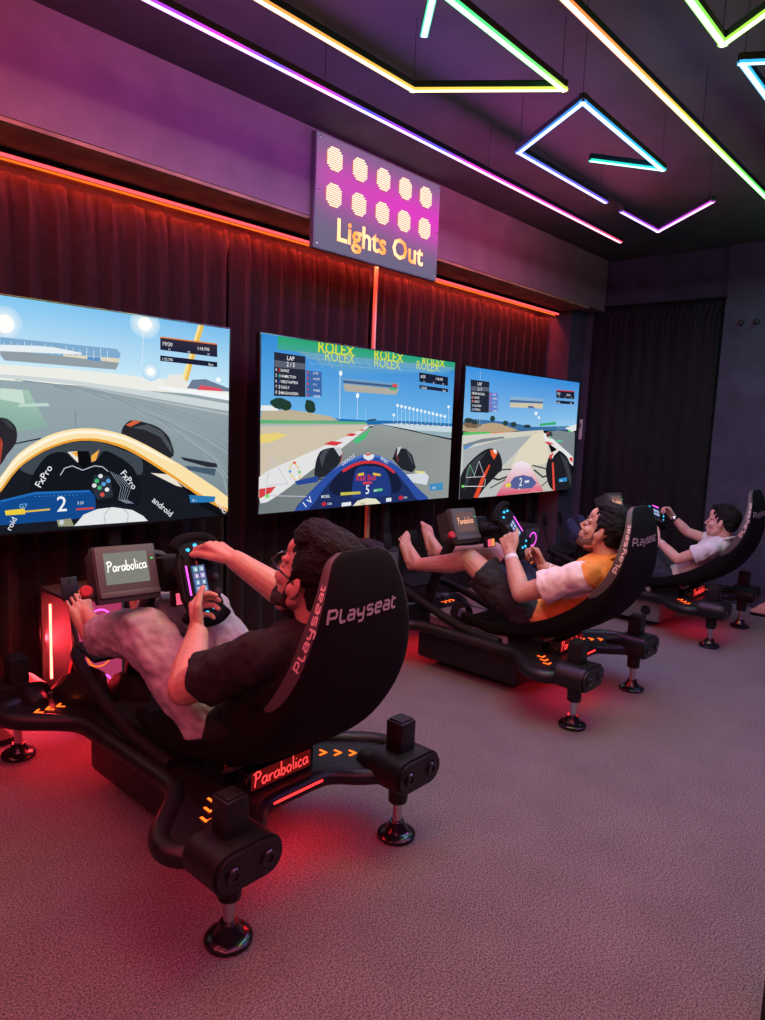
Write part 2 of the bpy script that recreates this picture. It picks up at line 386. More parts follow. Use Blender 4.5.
def copy_tree(o, parent=None):
    c = o.copy(); COL.objects.link(c)
    if parent is not None: c.parent = parent
    for ch in list(o.children): copy_tree(ch, c)
    return c
TVS=[[
('p',[(136,204,244),(120,190,238),(200,234,248),(214,240,250)],[(0.0,1.0),(1.0,1.0),(1.0,0.679),(0.0,0.69)]),
('p',(236,238,230),[(0.0,0.71),(0.369,0.719),(0.543,0.723),(0.794,0.709),(1.0,0.69),(1.0,0.64),(0.0,0.645)]),
('p',[(150,168,176),(150,165,172),(118,134,142),(130,146,152)],[(0.0,0.66),(1.0,0.645),(1.0,0.0),(0.0,0.0)]),
('p',(205,214,216),[(0.0,0.668),(0.101,0.673),(0.247,0.676),(0.369,0.678),(0.426,0.678),(0.495,0.676),(0.55,0.672),(0.695,0.654),(0.875,0.629),(1.0,0.607),(1.0,0.568),(0.875,0.59),(0.695,0.627),(0.55,0.654),(0.495,0.659),(0.426,0.662),(0.368,0.663),(0.247,0.659),(0.101,0.653),(0.0,0.65)]),
('p',(175,186,190),[(0.55,0.654),(1.0,0.556),(1.0,0.545),(0.55,0.644)]),
('p',[(150,192,172),(165,200,182),(138,172,162),(140,178,165)],[(0.2,0.6),(0.43,0.62),(0.476,0.461),(0.25,0.4)]),
('p',(200,222,210),[(0.368,0.62),(0.416,0.619),(0.422,0.559),(0.367,0.574)]),
('p',(190,214,205),[(0.408,0.558),(0.473,0.568),(0.48,0.554),(0.408,0.545)]),
('d',(255,255,250),(0.382,0.886),0.04,0.074,(170,215,244)),
('d',(255,255,252),(0.382,0.886),0.02,0.038,None),
('d',(255,255,250),(0.731,0.966),0.044,0.071,(170,215,244)),
('d',(255,255,252),(0.731,0.966),0.02,0.033,None),
('d',(255,255,250),(0.747,0.742),0.028,0.045,(170,215,244)),
('d',(255,255,252),(0.747,0.742),0.011,0.018,None),
('d',(255,255,250),(0.963,0.73),0.015,0.023,(170,215,244)),
('d',(255,255,252),(0.963,0.73),0.007,0.01,None),
('l',(225,238,246),0.003,[(0.726,0.928),(0.72,0.681)]),
('p',(232,190,90),[(0.894,0.999),(0.913,1.0),(0.861,0.711),(0.841,0.712)]),
('p',(250,225,150),[(0.894,0.999),(0.902,1.0),(0.851,0.711),(0.841,0.712)]),
('p',(235,232,225),[(0.786,0.689),(0.803,0.735),(0.841,0.743),(0.861,0.69),(0.853,0.674),(0.792,0.678)]),
('p',(110,125,150),[(0.858,0.674),(0.875,0.719),(0.919,0.728),(1.0,0.69),(1.0,0.672)]),
('p',(225,80,100),[(0.891,0.67),(0.904,0.695),(0.968,0.686),(0.981,0.671)]),
('p',(245,248,250),[(0.77,0.675),(1.0,0.655),(1.0,0.625),(0.77,0.663)]),
('l',(215,232,244),0.002,[(0.591,0.709),(0.591,0.683)]),
('l',(215,232,244),0.002,[(0.61,0.708),(0.61,0.682)]),
('l',(215,232,244),0.002,[(0.63,0.707),(0.63,0.681)]),
('l',(215,232,244),0.002,[(0.651,0.706),(0.651,0.68)]),
('l',(215,232,244),0.002,[(0.671,0.705),(0.671,0.679)]),
('l',(215,232,244),0.002,[(0.693,0.704),(0.692,0.677)]),
('l',(215,232,244),0.002,[(0.714,0.703),(0.714,0.676)]),
('l',(215,232,244),0.002,[(0.736,0.702),(0.736,0.675)]),
('l',(215,232,244),0.002,[(0.758,0.701),(0.758,0.674)]),
('l',(132,146,153),0.003,[(0.4,0.66),(0.56,0.645),(0.72,0.6),(0.88,0.53),(1.0,0.47)]),
('l',(139,153,160),0.005,[(0.418,0.656),(0.577,0.635),(0.733,0.581),(0.889,0.503),(1.0,0.437)]),
('l',(146,160,167),0.007,[(0.436,0.653),(0.593,0.624),(0.747,0.563),(0.898,0.476),(1.0,0.404)]),
('l',(153,167,174),0.003,[(0.454,0.649),(0.61,0.614),(0.76,0.544),(0.907,0.449),(1.0,0.371)]),
('l',(160,174,181),0.005,[(0.472,0.646),(0.626,0.603),(0.774,0.526),(0.916,0.422),(1.0,0.338)]),
('l',(137,151,158),0.007,[(0.49,0.642),(0.643,0.593),(0.787,0.507),(0.925,0.395),(1.0,0.305)]),
('l',(144,158,165),0.003,[(0.508,0.638),(0.659,0.582),(0.801,0.488),(0.934,0.368),(1.0,0.272)]),
('l',(151,165,172),0.005,[(0.526,0.635),(0.676,0.572),(0.815,0.47),(0.943,0.341),(1.0,0.239)]),
('l',(158,172,179),0.007,[(0.544,0.631),(0.692,0.561),(0.828,0.451),(0.952,0.314),(1.0,0.206)]),
('l',(135,149,156),0.003,[(0.562,0.628),(0.709,0.55),(0.842,0.433),(0.961,0.287),(1.0,0.173)]),
('l',(142,156,163),0.005,[(0.58,0.624),(0.725,0.54),(0.855,0.414),(0.97,0.26),(1.0,0.14)]),
('l',(149,163,170),0.007,[(0.598,0.62),(0.742,0.53),(0.868,0.395),(0.979,0.233),(1.0,0.107)]),
('l',(156,170,177),0.003,[(0.616,0.617),(0.758,0.519),(0.882,0.377),(0.988,0.206),(1.0,0.074)]),
('l',(133,147,154),0.005,[(0.634,0.613),(0.775,0.509),(0.895,0.358),(0.997,0.179),(1.0,0.041)]),
('p',(128,172,208),[(0.371,0.83),(0.651,0.833),(0.662,0.812),(0.648,0.737),(0.379,0.736),(0.37,0.758)]),
('p',(146,158,166),[(0.37,0.779),(0.658,0.773),(0.648,0.737),(0.379,0.736),(0.37,0.758)]),
('p',(222,214,190),[(0.513,0.786),(0.658,0.791),(0.656,0.77),(0.513,0.776)]),
('p',(90,150,200),[(0.574,0.786),(0.609,0.787),(0.607,0.768),(0.573,0.771)]),
('p',(232,240,244),[(0.37,0.799),(0.454,0.81),(0.49,0.811),(0.559,0.799),(0.559,0.791),(0.37,0.773)]),
('l',(225,236,242),0.0025,[(0.379,0.808),(0.378,0.78)]),
('l',(225,236,242),0.0025,[(0.394,0.818),(0.393,0.78)]),
('l',(225,236,242),0.0025,[(0.409,0.813),(0.408,0.78)]),
('l',(225,236,242),0.0025,[(0.424,0.822),(0.424,0.78)]),
('l',(225,236,242),0.0025,[(0.44,0.818),(0.439,0.78)]),
('l',(225,236,242),0.0025,[(0.455,0.813),(0.455,0.779)]),
('l',(225,236,242),0.0025,[(0.471,0.822),(0.471,0.779)]),
('l',(225,236,242),0.0025,[(0.487,0.818),(0.487,0.779)]),
('l',(225,236,242),0.0025,[(0.504,0.813),(0.504,0.779)]),
('l',(225,236,242),0.0025,[(0.521,0.822),(0.52,0.779)]),
('l',(225,236,242),0.0025,[(0.538,0.817),(0.537,0.779)]),
('l',(225,236,242),0.0025,[(0.555,0.812),(0.554,0.779)]),
('l',(225,236,242),0.0025,[(0.572,0.822),(0.572,0.779)]),
('l',(225,236,242),0.0025,[(0.59,0.817),(0.59,0.778)]),
('l',(225,236,242),0.0025,[(0.608,0.828),(0.608,0.778)]),
('l',(225,236,242),0.0025,[(0.626,0.822),(0.626,0.778)]),
('p',[(52,44,62),(52,44,62),(30,36,62),(30,36,62)],[(0.775,0.913),(0.957,0.912),(0.958,0.847),(0.775,0.852)]),
('p',(225,130,60),[(0.775,0.916),(0.957,0.917),(0.957,0.91),(0.775,0.91)]),
('p',(28,32,58),[(0.775,0.825),(0.958,0.821),(0.958,0.795),(0.775,0.798)]),
('t','19/20',(240,240,245),(0.78,0.875),0.026,0),
('t','1:18.705',(240,240,245),(0.89,0.874),0.022,0),
('t','S1',(220,220,230),(0.799,0.854),0.015,0),
('t','S2',(220,220,230),(0.86,0.852),0.015,0),
('t','S3',(220,220,230),(0.924,0.851),0.015,0),
('t','1:32.705',(235,235,240),(0.78,0.803),0.018,0),
('t','Best',(235,235,240),(0.928,0.8),0.017,0),
('p',(42,40,46),[(0.29,0.38),(0.307,0.425),(0.332,0.467),(0.352,0.495),(0.36,0.499),(0.371,0.498),(0.381,0.494),(0.388,0.485),(0.395,0.472),(0.4,0.458),(0.402,0.439),(0.402,0.417),(0.4,0.398),(0.394,0.377),(0.385,0.356),(0.377,0.338),(0.373,0.324),(0.368,0.309),(0.363,0.298),(0.337,0.26),(0.303,0.214),(0.28,0.2),(0.275,0.241),(0.279,0.315)]),
('p',(190,70,50),[(0.365,0.417),(0.37,0.391),(0.363,0.298)]),
('p',(60,62,70),[(0.366,0.496),(0.385,0.486),(0.398,0.444),(0.386,0.457)]),
('p',(38,38,44),[(0.661,0.423),(0.661,0.438),(0.663,0.455),(0.667,0.471),(0.673,0.484),(0.68,0.495),(0.687,0.502),(0.699,0.503),(0.712,0.501),(0.723,0.497),(0.739,0.491),(0.755,0.483),(0.77,0.472),(0.783,0.457),(0.795,0.438),(0.804,0.418),(0.811,0.388),(0.817,0.354),(0.816,0.33),(0.794,0.304),(0.762,0.278),(0.737,0.262),(0.73,0.262),(0.721,0.265),(0.714,0.27),(0.701,0.286),(0.685,0.308),(0.674,0.333),(0.667,0.362),(0.663,0.395)]),
('p',(74,78,86),[(0.692,0.469),(0.737,0.486),(0.78,0.453),(0.809,0.378),(0.812,0.337),(0.775,0.425),(0.728,0.458)]),
('p',(215,95,60),[(0.674,0.48),(0.696,0.502),(0.719,0.5),(0.71,0.491),(0.687,0.472)]),
('p',(200,90,80),[(0.715,0.332),(0.72,0.332),(0.726,0.264),(0.718,0.264)]),
('p',(40,42,52),[(0.838,0.324),(0.959,0.286),(0.962,0.264),(0.927,0.269),(0.849,0.306)]),
('p',(70,90,110),[(0.854,0.278),(0.957,0.257),(0.953,0.22),(0.864,0.255)]),
('l',(40,42,50),0.006,[(0.385,0.384),(0.456,0.412)]),
('l',(120,125,135),0.003,[(0.541,0.541),(0.541,0.449)]),
('p',(24,27,36),[(0.27,0.0),(0.272,0.022),(0.293,0.071),(0.313,0.116),(0.329,0.155),(0.346,0.195),(0.362,0.231),(0.375,0.265),(0.39,0.3),(0.405,0.33),(0.425,0.359),(0.449,0.386),(0.471,0.408),(0.49,0.423),(0.512,0.437),(0.533,0.446),(0.554,0.451),(0.577,0.453),(0.597,0.451),(0.622,0.444),(0.65,0.433),(0.674,0.42),(0.703,0.398),(0.736,0.371),(0.765,0.344),(0.798,0.312),(0.834,0.277),(0.864,0.245),(0.911,0.194),(0.964,0.136),(1.0,0.086),(1.0,0.0)]),
('p',(62,70,80),[(0.404,0.283),(0.417,0.305),(0.44,0.334),(0.463,0.357),(0.485,0.373),(0.509,0.386),(0.532,0.395),(0.553,0.4),(0.576,0.402),(0.597,0.4),(0.622,0.389),(0.65,0.371),(0.674,0.355),(0.689,0.346),(0.707,0.333),(0.719,0.317),(0.723,0.29),(0.723,0.256),(0.718,0.239),(0.636,0.237),(0.518,0.245),(0.433,0.254),(0.422,0.26),(0.409,0.273)]),
('p',(232,228,220),[(0.52,0.352),(0.548,0.356),(0.557,0.306),(0.547,0.299)]),
('p',(240,170,70),[(0.528,0.349),(0.548,0.356),(0.557,0.313)]),
('p',(240,170,70),[(0.58,0.334),(0.602,0.363),(0.592,0.312),(0.58,0.305)]),
('p',(20,22,30),[(0.432,0.241),(0.442,0.274),(0.456,0.31),(0.47,0.336),(0.482,0.347),(0.498,0.353),(0.512,0.352),(0.523,0.34),(0.533,0.32),(0.543,0.306),(0.558,0.301),(0.574,0.3),(0.588,0.305),(0.597,0.32),(0.605,0.342),(0.613,0.356),(0.625,0.354),(0.638,0.344),(0.649,0.333),(0.665,0.317),(0.682,0.295),(0.696,0.271),(0.706,0.237),(0.714,0.197),(0.718,0.162),(0.718,0.133),(0.715,0.1),(0.709,0.085),(0.659,0.093),(0.589,0.115),(0.53,0.134),(0.497,0.139),(0.458,0.145),(0.431,0.158),(0.427,0.178),(0.429,0.212)]),
('p',(235,225,210),[(0.746,0.246),(0.804,0.235),(0.885,0.148),(0.824,0.177)]),
('p',(10,12,18),[(0.544,0.356),(0.574,0.356),(0.581,0.298),(0.562,0.269),(0.547,0.299)]),
('l',(190,200,220),0.004,[(0.501,0.248),(0.512,0.279),(0.531,0.289),(0.557,0.268),(0.588,0.287),(0.609,0.282),(0.625,0.259)]),
('l',(150,165,185),0.002,[(0.63,0.259),(0.66,0.182),(0.653,0.122),(0.677,0.101)]),
('l',(150,165,185),0.002,[(0.637,0.253),(0.667,0.181),(0.659,0.121),(0.682,0.1)]),
('l',(150,165,185),0.002,[(0.645,0.246),(0.674,0.181),(0.664,0.12),(0.686,0.1)]),
('l',(150,165,185),0.002,[(0.653,0.24),(0.681,0.18),(0.669,0.12),(0.691,0.099)]),
('l',(150,165,185),0.002,[(0.661,0.233),(0.688,0.18),(0.675,0.119),(0.695,0.099)]),
('p',(40,48,60),[(0.588,0.246),(0.63,0.237),(0.638,0.138),(0.595,0.127),(0.579,0.188)]),
('d',(70,190,120),(0.594,0.216),0.006,0.01,None),
('d',(220,225,230),(0.604,0.238),0.006,0.01,None),
('d',(90,160,220),(0.612,0.2),0.006,0.01,None),
('d',(70,180,120),(0.601,0.183),0.006,0.01,None),
('d',(230,230,235),(0.621,0.173),0.006,0.01,None),
('d',(220,80,70),(0.608,0.15),0.006,0.01,None),
('d',(90,160,220),(0.625,0.214),0.006,0.01,None),
('d',(225,225,230),(0.587,0.195),0.006,0.01,None),
('p',(18,72,140),[(0.3,0.1),(0.316,0.118),(0.339,0.133),(0.361,0.144),(0.386,0.157),(0.415,0.168),(0.439,0.174),(0.484,0.176),(0.537,0.175),(0.575,0.171),(0.58,0.164),(0.586,0.152),(0.589,0.14),(0.59,0.109),(0.59,0.071),(0.585,0.051),(0.521,0.042),(0.429,0.042),(0.359,0.041),(0.341,0.033),(0.317,0.021),(0.3,0.02),(0.295,0.041),(0.295,0.075)]),
('p',(30,110,190),[(0.361,0.148),(0.439,0.177),(0.575,0.174),(0.577,0.165),(0.44,0.167),(0.361,0.139)]),
('p',(235,205,60),[(0.37,0.103),(0.415,0.107),(0.416,0.082),(0.372,0.082)]),
('p',(220,190,70),[(0.415,0.097),(0.474,0.1),(0.474,0.092),(0.416,0.089)]),
('t','2',(240,245,250),(0.49,0.084),0.1,0),
('t','3.23',(225,235,245),(0.542,0.111),0.018,0),
('p',(210,70,60),[(0.539,0.092),(0.585,0.093),(0.585,0.084),(0.539,0.084)]),
('t','G7',(120,190,235),(0.402,0.109),0.028,0),
('l',(80,160,215),0.003,[(0.439,0.157),(0.442,0.157)]),
('l',(80,160,215),0.003,[(0.448,0.157),(0.451,0.157)]),
('l',(80,160,215),0.003,[(0.456,0.157),(0.459,0.157)]),
('l',(80,160,215),0.003,[(0.465,0.157),(0.468,0.156)]),
('l',(80,160,215),0.003,[(0.474,0.157),(0.477,0.156)]),
('l',(80,160,215),0.003,[(0.484,0.156),(0.487,0.156)]),
('l',(80,160,215),0.003,[(0.493,0.156),(0.496,0.156)]),
('l',(80,160,215),0.003,[(0.502,0.156),(0.505,0.156)]),
('l',(80,160,215),0.003,[(0.511,0.156),(0.514,0.156)]),
('l',(80,160,215),0.003,[(0.521,0.156),(0.524,0.156)]),
('l',(80,160,215),0.003,[(0.53,0.156),(0.533,0.155)]),
('l',(80,160,215),0.003,[(0.54,0.156),(0.543,0.155)]),
('p',(228,230,232),[(0.533,0.011),(0.558,0.061),(0.595,0.083),(0.637,0.087),(0.691,0.067),(0.723,0.033),(0.737,0.006)]),
('l',(150,155,165),0.003,[(0.629,0.086),(0.612,0.051),(0.616,0.008)]),
('l',(150,155,165),0.003,[(0.664,0.078),(0.68,0.049),(0.677,0.008)]),
('p',(150,150,120),[(0.49,0.045),(0.525,0.048),(0.533,0.011),(0.494,0.015)]),
('d',(200,205,215),(0.502,0.033),0.006,0.012,None),
('p',(250,226,170),[(0.265,0.0),(0.277,0.037),(0.299,0.091),(0.319,0.14),(0.332,0.174),(0.348,0.212),(0.362,0.247),(0.376,0.282),(0.39,0.317),(0.405,0.347),(0.425,0.375),(0.449,0.402),(0.471,0.423),(0.49,0.437),(0.512,0.448),(0.533,0.456),(0.554,0.46),(0.577,0.461),(0.597,0.459),(0.622,0.453),(0.65,0.443),(0.674,0.431),(0.703,0.409),(0.736,0.382),(0.765,0.355),(0.798,0.323),(0.834,0.288),(0.864,0.256),(0.911,0.206),(0.964,0.147),(1.0,0.1),(1.0,0.034),(0.978,0.049),(0.946,0.081),(0.917,0.112),(0.886,0.146),(0.854,0.185),(0.824,0.221),(0.799,0.249),(0.772,0.28),(0.746,0.308),(0.723,0.333),(0.698,0.358),(0.674,0.378),(0.649,0.393),(0.622,0.405),(0.597,0.413),(0.576,0.415),(0.553,0.414),(0.532,0.409),(0.51,0.399),(0.486,0.384),(0.463,0.367),(0.443,0.346),(0.422,0.321),(0.404,0.294),(0.388,0.262),(0.373,0.226),(0.361,0.194),(0.342,0.13),(0.319,0.053),(0.3,0.0)]),
('p',(255,244,222),[(0.362,0.239),(0.373,0.267),(0.389,0.305),(0.405,0.337),(0.425,0.366),(0.449,0.392),(0.471,0.414),(0.49,0.427),(0.512,0.438),(0.533,0.446),(0.554,0.45),(0.577,0.451),(0.597,0.449),(0.622,0.443),(0.65,0.433),(0.674,0.42),(0.704,0.398),(0.737,0.371),(0.765,0.345),(0.787,0.324),(0.812,0.298),(0.824,0.285),(0.812,0.293),(0.787,0.313),(0.765,0.331),(0.737,0.355),(0.704,0.383),(0.674,0.405),(0.65,0.418),(0.622,0.428),(0.597,0.435),(0.577,0.437),(0.554,0.436),(0.533,0.432),(0.511,0.423),(0.49,0.41),(0.471,0.396),(0.449,0.374),(0.425,0.348),(0.405,0.32),(0.388,0.286),(0.372,0.246),(0.362,0.221)]),
('p',(236,160,50),[(0.361,0.194),(0.372,0.222),(0.388,0.26),(0.404,0.294),(0.422,0.321),(0.443,0.346),(0.463,0.367),(0.486,0.384),(0.51,0.399),(0.532,0.409),(0.553,0.414),(0.576,0.415),(0.597,0.413),(0.622,0.405),(0.649,0.393),(0.674,0.378),(0.698,0.358),(0.723,0.333),(0.746,0.308),(0.772,0.28),(0.799,0.249),(0.824,0.221),(0.854,0.185),(0.886,0.146),(0.917,0.112),(0.946,0.084),(0.978,0.055),(1.0,0.034),(1.0,0.02),(0.978,0.038),(0.946,0.067),(0.917,0.095),(0.886,0.129),(0.854,0.169),(0.824,0.205),(0.799,0.233),(0.772,0.264),(0.746,0.293),(0.723,0.317),(0.698,0.342),(0.674,0.363),(0.649,0.379),(0.622,0.393),(0.597,0.401),(0.576,0.404),(0.553,0.403),(0.532,0.398),(0.509,0.388),(0.485,0.373),(0.463,0.356),(0.443,0.335),(0.422,0.31),(0.404,0.283),(0.387,0.247),(0.372,0.207),(0.361,0.181)]),
('p',(14,15,20),[(0.824,0.202),(0.917,0.091),(1.0,0.008),(1.0,0.0),(0.972,0.0),(0.906,0.062)]),
('t','FxPro',(235,235,240),(0.452,0.192),0.045,58),
('t','FxPro',(235,235,240),(0.657,0.249),0.045,-52),
('t','android',(235,238,242),(0.748,0.104),0.045,-40),
('t','LAND',(235,235,240),(0.958,0.07),0.032,-50),
('t','roid',(235,238,242),(0.382,0.012),0.036,62),
('p',(40,120,180),[(0.866,0.125),(0.956,0.108),(0.952,0.078),(0.871,0.083)]),
('t','0.--',(230,240,250),(0.877,0.089),0.02,0)],
[
('p',[(52,140,215),(48,132,210),(112,184,236),(112,184,236)],[(0.0,1.0),(1.0,1.0),(1.0,0.52),(0.002,0.51)]),
('p',[(40,165,110),(40,165,120),(60,160,140),(70,165,150)],[(0.064,1.0),(1.0,0.999),(1.0,0.941),(0.065,0.927)]),
('p',[(110,165,185),(110,165,185),(80,155,215),(80,155,215)],[(0.137,0.931),(1.0,0.964),(0.955,0.919),(0.358,0.829)]),
('l',(160,190,200),0.002,[(0.183,0.928),(0.215,0.848)]),
('l',(160,190,200),0.002,[(0.227,0.931),(0.26,0.852)]),
('l',(160,190,200),0.002,[(0.272,0.933),(0.306,0.856)]),
('l',(160,190,200),0.002,[(0.318,0.936),(0.353,0.86)]),
('l',(160,190,200),0.002,[(0.366,0.938),(0.402,0.864)]),
('l',(160,190,200),0.002,[(0.415,0.941),(0.452,0.868)]),
('l',(160,190,200),0.002,[(0.465,0.943),(0.504,0.872)]),
('l',(160,190,200),0.002,[(0.517,0.946),(0.557,0.877)]),
('l',(160,190,200),0.002,[(0.571,0.949),(0.612,0.881)]),
('l',(160,190,200),0.002,[(0.626,0.952),(0.669,0.886)]),
('l',(160,190,200),0.002,[(0.683,0.955),(0.727,0.891)]),
('l',(160,190,200),0.002,[(0.742,0.958),(0.787,0.896)]),
('l',(160,190,200),0.002,[(0.803,0.961),(0.85,0.901)]),
('l',(160,190,200),0.002,[(0.866,0.964),(0.914,0.907)]),
('l',(150,190,205),0.002,[(0.184,0.898),(0.918,0.933)]),
('l',(150,190,205),0.002,[(0.208,0.871),(0.85,0.908)]),
('t','ROLEX',(226,226,40),(0.233,0.942),0.1,0),
('t','ROLEX',(226,226,40),(0.507,0.946),0.095,0),
('t','ROLEX',(226,226,40),(0.783,0.954),0.085,0),
('t','ROLEX',(190,214,120),(0.265,0.899),0.085,0),
('t','ROLEX',(190,214,120),(0.509,0.898),0.085,0),
('t','ROLEX',(190,214,120),(0.749,0.916),0.085,0),
('p',(30,110,175),[(0.002,0.51),(0.001,0.549),(0.317,0.555),(0.474,0.552),(0.739,0.558),(1.0,0.553),(1.0,0.52)]),
('p',(188,176,150),[(0.001,0.528),(0.005,0.578),(0.106,0.596),(0.184,0.587),(0.304,0.566),(0.342,0.542)]),
('p',(235,235,235),[(0.001,0.582),(0.004,0.611),(0.041,0.612),(0.071,0.606),(0.071,0.585)]),
('d',(34,62,52),(0.078,0.627),0.035,0.032,None),
('d',(34,62,52),(0.057,0.63),0.019,0.018,None),
('d',(34,62,52),(0.103,0.618),0.024,0.03,None),
('d',(34,62,52),(0.207,0.619),0.023,0.037,None),
('d',(34,62,52),(0.198,0.641),0.012,0.018,None),
('d',(34,62,52),(0.216,0.604),0.016,0.022,None),
('p',(96,178,120),[(0.001,0.531),(0.474,0.542),(0.488,0.529),(0.002,0.497)]),
('p',(170,178,176),[(0.002,0.51),(0.488,0.529),(0.488,0.516),(0.002,0.481)]),
('p',(206,194,172),[(0.002,0.494),(0.491,0.522),(0.359,0.37),(0.006,0.121)]),
('p',(232,208,120),[(0.002,0.45),(0.075,0.461),(0.114,0.447),(0.044,0.407),(0.003,0.398)]),
('p',[(150,156,152),(146,152,150),(112,122,124),(124,132,132)],[(0.491,0.519),(0.556,0.529),(1.0,0.431),(1.0,0.0),(0.0,0.0),(0.006,0.121),(0.237,0.292)]),
('p',(200,214,222),[(0.558,0.532),(0.677,0.541),(1.0,0.532),(1.0,0.456),(0.742,0.497)]),
('p',(150,175,185),[(0.742,0.497),(1.0,0.489),(1.0,0.443),(0.807,0.48)]),
('p',(226,226,226),[(0.488,0.516),(0.5,0.516),(0.464,0.478),(0.41,0.422),(0.359,0.37),(0.316,0.329),(0.27,0.286),(0.226,0.245),(0.18,0.199),(0.132,0.151),(0.092,0.113),(0.064,0.088),(0.031,0.063),(0.007,0.061),(0,0.1),(0,0.165),(0.0,0.21),(0.034,0.245),(0.085,0.276),(0.133,0.302),(0.182,0.332),(0.234,0.362),(0.283,0.39),(0.331,0.417),(0.381,0.446),(0.422,0.47),(0.443,0.484),(0.469,0.503)]),
('p',(214,62,66),[(0.273,0.396),(0.307,0.416),(0.368,0.41),(0.331,0.387)]),
('p',(214,62,66),[(0.376,0.452),(0.402,0.466),(0.438,0.464),(0.412,0.447)]),
('p',(214,62,66),[(0.001,0.143),(0.069,0.153),(0.048,0.117),(0.002,0.088)]),
('p',(214,62,66),[(0.442,0.484),(0.459,0.494),(0.475,0.493),(0.462,0.483)]),
('p',(70,190,120),[(0.413,0.417),(0.439,0.444),(0.483,0.478),(0.503,0.499),(0.508,0.499),(0.477,0.434),(0.437,0.4)]),
('l',(228,238,246),0.004,[(0.341,0.844),(0.346,0.549)]),
('l',(228,238,246),0.003,[(0.431,0.715),(0.434,0.553)]),
('l',(210,228,240),0.002,[(0.475,0.639),(0.478,0.547)]),
('d',(245,250,252),(0.431,0.705),0.008,0.016,None),
('d',(235,245,250),(0.344,0.833),0.008,0.016,None),
('l',(218,234,246),0.003,[(0.632,0.537),(0.63,0.595)]),
('d',(235,245,252),(0.63,0.595),0.007,0.01,None),
('l',(218,234,246),0.003,[(0.654,0.536),(0.65,0.66)]),
('d',(235,245,252),(0.65,0.66),0.008,0.01,None),
('l',(218,234,246),0.003,[(0.677,0.536),(0.673,0.656)]),
('d',(235,245,252),(0.673,0.656),0.008,0.011,None),
('l',(218,234,246),0.003,[(0.701,0.535),(0.696,0.651)]),
('d',(235,245,252),(0.696,0.651),0.008,0.011,None),
('l',(218,234,246),0.003,[(0.724,0.534),(0.72,0.647)]),
('d',(235,245,252),(0.72,0.647),0.008,0.011,None),
('l',(218,234,246),0.003,[(0.748,0.533),(0.744,0.642)]),
('d',(235,245,252),(0.744,0.642),0.008,0.011,None),
('l',(218,234,246),0.003,[(0.772,0.532),(0.768,0.637)]),
('d',(235,245,252),(0.768,0.637),0.008,0.011,None),
('l',(218,234,246),0.003,[(0.797,0.531),(0.793,0.633)]),
('d',(235,245,252),(0.793,0.633),0.008,0.011,None),
('l',(218,234,246),0.003,[(0.822,0.531),(0.817,0.628)]),
('d',(235,245,252),(0.817,0.628),0.008,0.011,None),
('l',(218,234,246),0.003,[(0.847,0.53),(0.843,0.623)]),
('d',(235,245,252),(0.843,0.623),0.008,0.011,None),
('l',(218,234,246),0.003,[(0.872,0.529),(0.868,0.618)]),
('d',(235,245,252),(0.868,0.618),0.009,0.011,None),
('l',(218,234,246),0.003,[(0.898,0.528),(0.894,0.613)]),
('d',(235,245,252),(0.894,0.613),0.009,0.011,None),
('l',(218,234,246),0.003,[(0.924,0.527),(0.92,0.608)]),
('d',(235,245,252),(0.92,0.608),0.009,0.011,None),
('l',(218,234,246),0.003,[(0.951,0.526),(0.947,0.603)]),
('d',(235,245,252),(0.947,0.603),0.009,0.011,None),
('l',(218,234,246),0.003,[(0.978,0.525),(0.97,0.674)]),
('d',(235,245,252),(0.97,0.674),0.009,0.011,None),
('l',(60,100,150),0.008,[(0.594,0.551),(0.605,0.534)]),
('l',(60,100,150),0.008,[(0.624,0.551),(0.635,0.534)]),
('l',(60,100,150),0.008,[(0.654,0.55),(0.665,0.533)]),
('l',(60,100,150),0.008,[(0.685,0.55),(0.696,0.533)]),
('l',(60,100,150),0.008,[(0.716,0.55),(0.727,0.532)]),
('l',(60,100,150),0.008,[(0.747,0.549),(0.759,0.532)]),
('l',(60,100,150),0.008,[(0.78,0.549),(0.792,0.531)]),
('l',(60,100,150),0.008,[(0.812,0.549),(0.825,0.531)]),
('l',(60,100,150),0.008,[(0.846,0.548),(0.858,0.53)]),
('l',(60,100,150),0.008,[(0.88,0.548),(0.893,0.53)]),
('l',(60,100,150),0.008,[(0.914,0.548),(0.928,0.529)]),
('l',(60,100,150),0.008,[(0.95,0.547),(0.963,0.529)]),
('p',(60,70,80),[(0.487,0.556),(0.529,0.565),(0.532,0.555),(0.49,0.546)]),
('p',(70,80,90),[(0.496,0.529),(0.516,0.53),(0.519,0.507),(0.494,0.506)]),
('p',(210,215,220),[(0.494,0.523),(0.519,0.524),(0.519,0.517),(0.494,0.516)]),
('p',(110,160,200),[(0.352,0.807),(0.657,0.807),(0.655,0.785),(0.637,0.728),(0.367,0.726)]),
('p',(176,172,160),[(0.357,0.771),(0.653,0.767),(0.637,0.728),(0.367,0.726)]),
('p',(70,90,130),[(0.354,0.791),(0.643,0.791),(0.643,0.776),(0.357,0.776)]),
('p',(215,80,80),[(0.615,0.802),(0.642,0.8),(0.643,0.78),(0.615,0.782)]),
('p',(80,180,110),[(0.598,0.775),(0.643,0.775),(0.638,0.758),(0.598,0.759)]),
('p',(38,42,58),[(0.05,0.91),(0.18,0.906),(0.185,0.673),(0.053,0.667)]),
('p',(92,98,112),[(0.052,0.866),(0.181,0.865),(0.182,0.831),(0.053,0.828)]),
('p',(62,104,168),[(0.185,0.829),(0.254,0.829),(0.258,0.686),(0.188,0.674)]),
('t','LAP',(240,240,245),(0.102,0.874),0.035,0),
('t','2 / 5',(240,240,245),(0.101,0.839),0.035,0),
('t','4',(235,235,240),(0.056,0.806),0.024,0),
